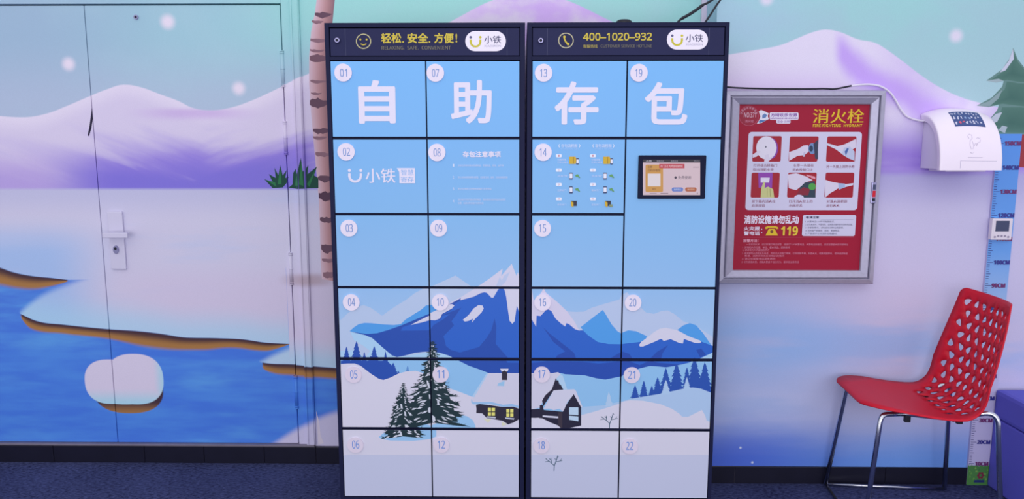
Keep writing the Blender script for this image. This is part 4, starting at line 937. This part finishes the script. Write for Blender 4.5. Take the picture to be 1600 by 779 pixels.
# ================================================================ hand dryer
dl, dr_ = at(1437, 256, -.005), at(1470, 264, -.17)
dx0 = dl.x - .010; dw = .244; dx1 = dx0 + dw; dz0 = (at(1520, 266, -.17).z); dz1 = at(1490, 168, -.06).z
dry = thing('hand_dryer', 'white wall hand dryer with a rounded cover and a blue sticker', 'hand dryer', ((dx0 + dx1) / 2, 0, dz0))
DD = .175; HH = dz1 - dz0
def cover_pt(u, v, grow=0.0):
    """u -1..1 across, v 0 (wall, top) .. 1 (front, bottom)"""
    a = v * pi / 2; cr_ = 1 - .10 * abs(u) ** 2.4
    y = -(DD * (.93 + .07 * cr_)) * (sin(a) ** .92) if v > 0 else 0
    zc = cos(a) ** .92 if v < 1 else 0
    z = dz0 + (HH * cr_) * zc; x = (dx0 + dx1) / 2 + u * dw / 2 * (1 + .015 * v)
    nrm = Vector((0, -sin(a), cos(a)))
    return Vector((x, y - .002, z)) + nrm * grow
NU, NV = 20, 24; b = B(); g = [[b.bm.verts.new(cover_pt(-1 + 2 * i / NU, j / NV)) for i in range(NU + 1)] for j in range(NV + 1)]
h = [[b.bm.verts.new(cover_pt((-1 + 2 * i / NU) * .955, j / NV, -.030)) for i in (0, NU)] for j in range(NV + 1)]
for j in range(NV):
    for i in range(NU): b.bm.faces.new((g[j][i], g[j][i + 1], g[j + 1][i + 1], g[j + 1][i])).smooth = True
    b.bm.faces.new((g[j][0], g[j + 1][0], h[j + 1][0], h[j][0])); b.bm.faces.new((g[j][NU], h[j][1], h[j + 1][1], g[j + 1][NU]))
cv = b.build('cover', M['white'], dry)
cvm = cv.modifiers.new('soft edge', 'BEVEL'); cvm.width = .006; cvm.segments = 3; cvm.limit_method = 'ANGLE'
b = B(); n = 16; sec = [(-.0015, dz0 + .004)] + [(min(-.0015, cover_pt(.9, j / n, -.036).y), max(dz0 + .004, cover_pt(.9, j / n, -.036).z)) for j in range(n + 1)]
va = [[b.bm.verts.new((x, y, z)) for y, z in sec] for x in (dx0 + .016, dx1 - .016)]
b.bm.faces.new(va[0]); b.bm.faces.new(va[1][::-1])
for i in range(len(sec)): k = (i + 1) % len(sec); b.bm.faces.new((va[0][i], va[0][k], va[1][k], va[1][i]))
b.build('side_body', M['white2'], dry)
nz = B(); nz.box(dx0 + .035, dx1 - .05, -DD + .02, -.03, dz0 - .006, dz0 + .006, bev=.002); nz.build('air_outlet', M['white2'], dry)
sp = B(); q = at(1487, 258, -DD); 
for (a0, a1, c0, c1) in ((-.36, .80, .915, .918), (-.36, -.35, .915, .985), ):
    v4 = [sp.bm.verts.new(cover_pt(u, v, .0008)) for u, v in ((a0, c0), (a1, c0), (a1, c1), (a0, c1))]; sp.bm.faces.new(v4)
sp.build('panel_seam', mat('seam_grey', (188, 178, 208), .5), dry)
# raised outline of hands under water drops
em = B()
def oncover(pts): return [cover_pt(u, v, .0006) for u, v in pts]
for pts in ([(-.06, .69), (-.10, .66), (-.04, .635), (.04, .65), (.04, .69), (-.03, .71), (-.05, .76), (-.02, .80), (.05, .80), (.07, .76), (.03, .72)], [(.08, .77), (.13, .74), (.18, .75), (.15, .77), (.22, .73), (.27, .73), (.30, .70)], [(.17, .69), (.22, .675), (.27, .69), (.30, .675)], [(-.05, .835), (.01, .85), (.06, .835)], [(-.12, .885), (.34, .885)]):
    em.tube(oncover(pts), .0006, 5)
em.build('hand_symbol', mat('emboss_grey', (196, 188, 214), .5), dry)
# blue sticker with white and red lettering
rnd = random.Random(12); vs_, fs, cs = [], [], []
def patch(u0, u1, v0, v1, col, g):
    nu, nv = max(1, int((u1 - u0) / .12)), max(1, int((v1 - v0) / .04))
    for i in range(nu):
        for j in range(nv):
            i0 = len(vs_)
            for u, v in ((i, j + 1), (i + 1, j + 1), (i + 1, j), (i, j)): vs_.append(cover_pt(u0 + (u1 - u0) * u / nu, v0 + (v1 - v0) * v / nv, g))
            fs.append((i0, i0 + 1, i0 + 2, i0 + 3)); cs.extend([(*lin(col), 1)] * 4)
SU0, SU1, SV0, SV1 = -.42, .56, .25, .53
patch(SU0, SU1, SV0, SV1, (66, 84, 140), .0008)
for rw in range(3):
    for k in range(8):
        u0 = SU0 + .03 + k * .112; v0 = SV0 + .02 + rw * .084
        col = (206, 208, 232) if not (rw == 2 and k in (1, 2)) else (206, 90, 120)
        if rw == 1 and 2 < k < 5: col = (150, 176, 220)
        for _ in range(3):
            a = rnd.uniform(0, .05); c = rnd.uniform(0, .045); patch(u0 + a, u0 + a + rnd.uniform(.02, .06), v0 + c, v0 + c + rnd.uniform(.010, .03), col, .0011 + .00008 * _)
me = bpy.data.meshes.new('sticker'); me.from_pydata(vs_, [], fs); ca = me.color_attributes.new('Col', 'FLOAT_COLOR', 'CORNER'); ca.data.foreach_set('color', [v for c in cs for v in c])
link('sticker', me, dry, [INK])

# ================================================================ height chart (a strip stuck on the wall) and thermostat
cx = lambda py, px: at(px, py, -.0105).x
hx0 = (at(1554, 265, -.0105).x + at(1511.5, 740, -.0105).x) / 2; hx1 = (at(1590, 285, -.0105).x + at(1545, 750, -.0105).x) / 2
hz1 = at(1575, 209, -.0105).z; hz0 = .004
b = B(); b.box(hx0, hx1, -.0115, -.0095, hz0, hz1)
b.box(hx0, hx1, -.0095, 0, zr + .002, hz1) 
chart = tag(b.build('height_chart', mat('chart_back', (186, 184, 224), .5)), 'tall blue to lilac height chart strip behind the red chair', 'height chart')
pr = Print(-.0115)
zst = [(.0, (74, 130, 70)), (.085, (74, 130, 70)), (.0851, (192, 188, 226)), (.45, (194, 190, 228)), (.80, (160, 190, 234)), (1.05, (104, 160, 232)), (hz1, (88, 148, 232))]
for (za, ca_), (zb, cb) in zip(zst, zst[1:]):
    pr.tri((hx0, za), (hx1, za), (hx1, zb), (ca_, ca_, cb)); pr.tri((hx0, za), (hx1, zb), (hx0, zb), (ca_, cb, cb))
pr.up(); rnd = random.Random(2)
for i in range(22):
    gx = hx0 + (hx1 - hx0) * (i + .5) / 22; pr.wpoly([(gx - .004, .082), (gx + .004, .082), (gx + rnd.uniform(-.003, .003), .088 + rnd.uniform(.004, .012))], (74, 130, 70))
for i in range(26):
    gx, gz = rnd.uniform(hx0 + .004, hx1 - .01), rnd.uniform(.01, .078); pr.wpoly([(gx, gz), (gx + .008, gz + .002), (gx + .003, gz + .012)], rnd.choice([(104, 160, 78), (58, 112, 66), (130, 176, 84)]))
pr.up(); fxc, fzc = hx0 + (hx1 - hx0) * .6, .045
for k in range(6): pr.wpoly([(fxc + .011 * cos(k * pi / 3) + .006 * cos(t), fzc + .011 * sin(k * pi / 3) + .006 * sin(t)) for t in [j * pi / 4 for j in range(8)]], (120, 40, 66))
pr.wpoly([(hx0 + .03, .012), (hx1 - .02, .012), (hx1 - .022, .024), (hx0 + .034, .024)], (36, 48, 110))
for cm in range(10, 160):
    z = cm / 100
    if z > hz1 - .01: break
    L = .024 if cm % 10 == 0 else .018 if cm % 5 == 0 else .012
    pr.wpoly([(hx0 + .002, z - .0011), (hx0 + .002 + L, z - .0011), (hx0 + .002 + L, z + .0011), (hx0 + .002, z + .0011)], (60, 60, 130))
for cm in range(10, 160, 10):
    vv, tt = glyphs(sans('%dCM' % cm, True), 0, 2); wd = .066 if cm >= 100 else .056
    xa = min(v[0] for v in vv); xb = max(v[0] for v in vv); ya = min(v[1] for v in vv); yb_ = max(v[1] for v in vv)
    q = [(hx0 + .030 + (v[0] - xa) / (xb - xa) * wd, cm / 100 - .009 + (v[1] - ya) / (yb_ - ya) * .018) for v in vv]
    for dx in (-.0012, 0, .0012):
        pr.l += .15
        for t in tt: pr.tri(*[(q[i][0] + dx, q[i][1]) for i in t], (112, 50, 110) if (cm // 10) % 2 else (56, 56, 140))
pr.build('printed_scale', chart)
th = at(1562.5, 357.5, -.02)
thr = thing('thermostat', 'small white wall thermostat with a grey display on the height chart', 'thermostat', (th.x, -.0115, th.z - .043))
b = B(); b.box(th.x - .043, th.x + .043, -.034, -.0118, th.z - .045, th.z + .045, bev=.004); b.build('case', mat('thermostat_white', (224, 216, 230), .45), thr)
b = B(); b.box(th.x - .028, th.x + .028, -.0355, -.0335, th.z - .008, th.z + .036, bev=.001); b.build('display', M['lcd'], thr)
for k in range(5):
    b = B(); x = th.x - .028 + k * .014; b.tube([(x, -.0335, th.z - .028 - .004 * (1 if k in (0, 4) else 0)), (x, -.036, th.z - .028 - .004 * (1 if k in (0, 4) else 0))], .0042, 12); b.build('button', mat('button_grey', (150, 142, 168), .5) if k == 0 else bpy.data.materials['button_grey'], thr)

# ================================================================ cables
b = B(); b.tube(spline([at(1444, 189, -.02), at(1430, 187, -.012), at(1416, 181, -.010), at(1407, 170, -.010), at(1399, 156, -.010), at(1390, 144, -.012), at(1376, 135, -.014), at(1360, 132, -.016), at(1343, 132.5, -.018), at(1330, 134, -.02)], 6), .0045, 8)
tag(b.build('power_cord', M['cord']), 'white power cord from the hand dryer over the hydrant cabinet', 'cord')
b = B(); b.tube(spline([at(1331, 133.8, -.02), at(1318, 136.5, -.022), at(1303, 139, -.022), at(1288, 138.4, -.022), at(1260, 138.8, -.02), at(1200, 138.5, -.02), at(1150, 137, -.02), at(1120, 134, -.02)], 6), .0035, 8)
tag(b.build('cable', M['black']), 'thin black cable lying along the top of the hydrant cabinet', 'cable')
b = B(); b.tube(spline([at(1058, 36, -.1), at(1064, 30, -.1), at(1078, 22, -.1), at(1090, 14, -.1), at(1098, 8, -.1), at(1108, 3, -.1), at(1118, -6, -.1), at(1128, -30, -.1)], 6), [.0045] * 7 + [.006] * 18 + [.0045] * 18, 8)
tag(b.build('cable', M['black']), 'thicker black cable rising from the locker top, left of the other', 'cable')
b = B(); b.tube(spline([at(1101, 36, -.1), at(1106, 29, -.1), at(1112, 20, -.1), at(1119, 9, -.1), at(1127, -3, -.1), at(1140, -30, -.1)], 6), .004, 8)
tag(b.build('cable', M['black']), 'straight black cable rising at the wall corner beside the locker top', 'cable')

# ================================================================ vinyl bench at the right edge
bx0, bz1, bzl = 2.062, .443, .318
bench = thing('bench', 'blue vinyl bench against the wall behind the red chair', 'bench', (bx0 + .4, -.17, 0))
b = B(); b.box(bx0 + .003, bx0 + .9, -.29, -.012, 0.001, bzl, bev=.008); b.build('base', M['vinyl'], bench)
b = B(); b.box(bx0, bx0 + .903, -.294, -.0125, bzl + .002, bz1, bev=.018); b.build('cushion', M['vinyl'], bench)

# ================================================================ red chair
TH = radians(-5); AO = Vector((1.345, -.030, 0)); bb_ = Vector((cos(TH), sin(TH), 0)); nn_ = Vector((sin(TH), -cos(TH), 0))
def ch(a, wv, z): return AO + bb_ * a + nn_ * wv + Vector((0, 0, z))
chair = thing('chair', 'red plastic chair with a perforated back and chrome legs', 'chair', ch(.25, .22, 0))
prof = spline([(-.005, .502, 0), (.03, .506, 0), (.10, .497, 0), (.18, .484, 0), (.26, .474, 0), (.33, .472, 0), (.385, .486, 0), (.425, .522, 0), (.453, .580, 0), (.475, .660, 0), (.496, .745, 0), (.515, .83, 0), (.529, .906, 0)], 8)
acc = [0]
for p, q in zip(prof, prof[1:]): acc.append(acc[-1] + (q - p).length)
LT = acc[-1]
def prof_at(s):
    s = max(0, min(LT, s)); k = 0
    while k < len(acc) - 2 and acc[k + 1] < s: k += 1
    f = (s - acc[k]) / (acc[k + 1] - acc[k]); p = prof[k].lerp(prof[k + 1], f); t = (prof[k + 1] - prof[k]).normalized()
    return p, t
WS, W0 = .43, .222
def half(s):                               # half width along the shell
    f = s / LT
    return .212 + .012 * sin(pi * f) - .034 * max(0, (f - .6) / .4) ** 1.6
def shell(u, s):
    p, t = prof_at(s); f = s / LT
    back = max(0, min(1, (f - .42) / .2))
    cup = .050 * back * (abs(u) ** 2.2) + .012 * (1 - back) * abs(u) ** 2.5 * min(1, f / .15)
    nx, nz = -t.y, t.x                     # normal to the profile, towards the sitter
    return ch(p.x + nx * cup, W0 + u * half(s), p.y + nz * cup)
# outline with rounded corners, in (x = u*.21, y = s)
def rounded_outline():
    pts = []
    def corner(cx, cy, rx, ry, a0):
        return [(cx + rx * cos(a0 + k * pi / 16), cy + ry * sin(a0 + k * pi / 16)) for k in range(9)]
    k = .21; n = 14
    pts += corner(-k + .07, .09, .07, .09, pi)
    pts += [(-k + .07 + (2 * k - .19) * i / n, -.004 * sin(pi * i / n)) for i in range(1, n)]
    pts += corner(k - .12, .15, .12, .15, 1.5 * pi)
    pts += [(k, .15 + (LT - .175) * i / 40) for i in range(1, 40)]
    pts += corner(k - .025, LT - .025, .025, .025, 0)
    pts += [(k - .025 - (2 * k - .05) * i / n, LT + .008 * sin(pi * i / n)) for i in range(1, n)]
    pts += corner(-k + .025, LT - .025, .025, .025, pi / 2)
    pts += [(-k, LT - .025 - (LT - .115) * i / 40) for i in range(1, 40)]
    return pts
outl = rounded_outline(); rnd = random.Random(7); holes = []
S0, S1 = .33, LT - .055; rows = 11
for r in range(rows):
    s = S0 + (S1 - S0) * r / (rows - 1); nc = 7 if r % 2 else 8
    for k in range(nc):
        x = ((-.163 + .326 * k / 7) if nc == 8 else (-.163 + .326 * (k + .5) / 7)) + rnd.uniform(-.003, .003)
        if r == 0 and abs(x) > .13: continue
        ang = radians([0, 48, -48][(k + 2 * (r % 3)) % 3] + rnd.uniform(-18, 18)) + (pi if rnd.random() < .3 else 0)
        ln, wd = .0205 * rnd.uniform(.9, 1.06), .0125 * rnd.uniform(.92, 1.06); pts = []
        for i in range(12):
            t = 2 * pi * i / 12; px_ = wd * sin(t) * (1 - .48 * cos(t)); py_ = ln * cos(t) * (1.0 if cos(t) > 0 else .72)
            pts.append((x + px_ * cos(ang) - py_ * sin(ang), s + px_ * sin(ang) + py_ * cos(ang)))
        holes.append(pts)
V2 = [Vector(p) for p in outl]; loops = [list(range(len(outl)))]
for hpts in holes:
    i0 = len(V2); V2 += [Vector(p) for p in hpts]; loops.append(list(range(i0, i0 + len(hpts))))
for i in range(-9, 10):
    for j in range(1, 46):
        x, y = i * .0205, j * LT / 46
        if abs(x) > .195 or (y < .15 and abs(x) > .085 + .7 * y): continue
        if y > S0 - .03 and any((x - sum(q[0] for q in hp_) / 12) ** 2 + (y - sum(q[1] for q in hp_) / 12) ** 2 < .026 ** 2 for hp_ in holes): continue
        V2.append(Vector((x, y)))
r = geometry.delaunay_2d_cdt(V2, [], loops, 1, 1e-6)
def in_hole(c):
    for hp_ in holes:
        m_ = (sum(q[0] for q in hp_) / 12, sum(q[1] for q in hp_) / 12)
        if abs(c[0] - m_[0]) > .03 or abs(c[1] - m_[1]) > .03: continue
        ins = False
        for i in range(12):
            a, d = hp_[i - 1], hp_[i]
            if (a[1] > c[1]) != (d[1] > c[1]) and c[0] < (d[0] - a[0]) * (c[1] - a[1]) / (d[1] - a[1]) + a[0]: ins = not ins
        if ins: return True
    return False
b = B(); bv = [b.bm.verts.new(shell(v.x / .21, v.y)) for v in r[0]]
for f in [f for f in r[2] if not in_hole((sum(r[0][i].x for i in f) / len(f), sum(r[0][i].y for i in f) / len(f)))]:
    try: b.bm.faces.new([bv[i] for i in f]).smooth = True
    except ValueError: pass
for v in [v for v in b.bm.verts if not v.link_faces]: b.bm.verts.remove(v)
sh = b.build('seat_shell', M['red'], chair)
md = sh.modifiers.new('thickness', 'SOLIDIFY'); md.thickness = .006; md.offset = 0
# chrome frame: two side hoops, each leg a part
R = .0095; wf, wn = .045, .385
def fillet(pts, r, n=6):
    pts = [Vector(p) for p in pts]; out = [pts[0]]
    for a, p, c in zip(pts, pts[1:], pts[2:]):
        d0, d1 = (a - p).normalized(), (c - p).normalized(); p0, p1 = p + d0 * r, p + d1 * r
        out += [(1 - t) ** 2 * p0 + 2 * t * (1 - t) * p + t * t * p1 for t in [k / n for k in range(n + 1)]]
    return out + [pts[-1]]
FT = {}
for nm, wv, wfoot in (('far', wf, .0), ('near', wn, .445)):
    fa, fb = ch(.0, wfoot, R), ch(.50, wfoot, R)
    ta, tb = ch(.055, wv + (.012 if nm == 'near' else -.012), .481), ch(.470, wv + (.012 if nm == 'near' else -.012), .510)
    wi = wv + (-.035 if nm == 'near' else .035)
    mid = ch(.16, wi, .470), ch(.33, wi, .456)
    path = fillet([fa, ta, mid[0]], .03); b = B(); b.tube(path, R, 12); b.build('leg', M['chrome'], chair)
    path = fillet([fb, tb, mid[1]], .055, 9); b = B(); b.tube(path, R, 12); b.build('leg', M['chrome'], chair)
    b = B(); b.tube([mid[0], mid[1]], R * .95, 12); b.build('seat_rail', M['chrome'], chair)
    FT[nm] = (fa, fb)
    b = B(); b.tube([fa, fb], .006, 10); b.build('floor_rail', M['chrome'], chair)
    for a in (.17, .36):
        c = ch(a, wi, .458); k = B(); k.box(c.x - .011, c.x + .011, c.y - .008, c.y + .008, c.z - .020, c.z + .008, bev=.003); k.build('glide_clip', M['black'], chair)
b = B(); b.tube([FT['far'][0], FT['near'][0]], .006, 10); b.build('front_rail', M['chrome'], chair)
b = B(); b.tube([ch(.17, wf + .035, .461), ch(.17, wn - .035, .461)], .007, 10); b.build('cross_rail', M['chrome'], chair)
b = B(); b.tube([ch(.34, wf + .035, .450), ch(.34, wn - .035, .450)], .007, 10); b.build('cross_rail', M['chrome'], chair)
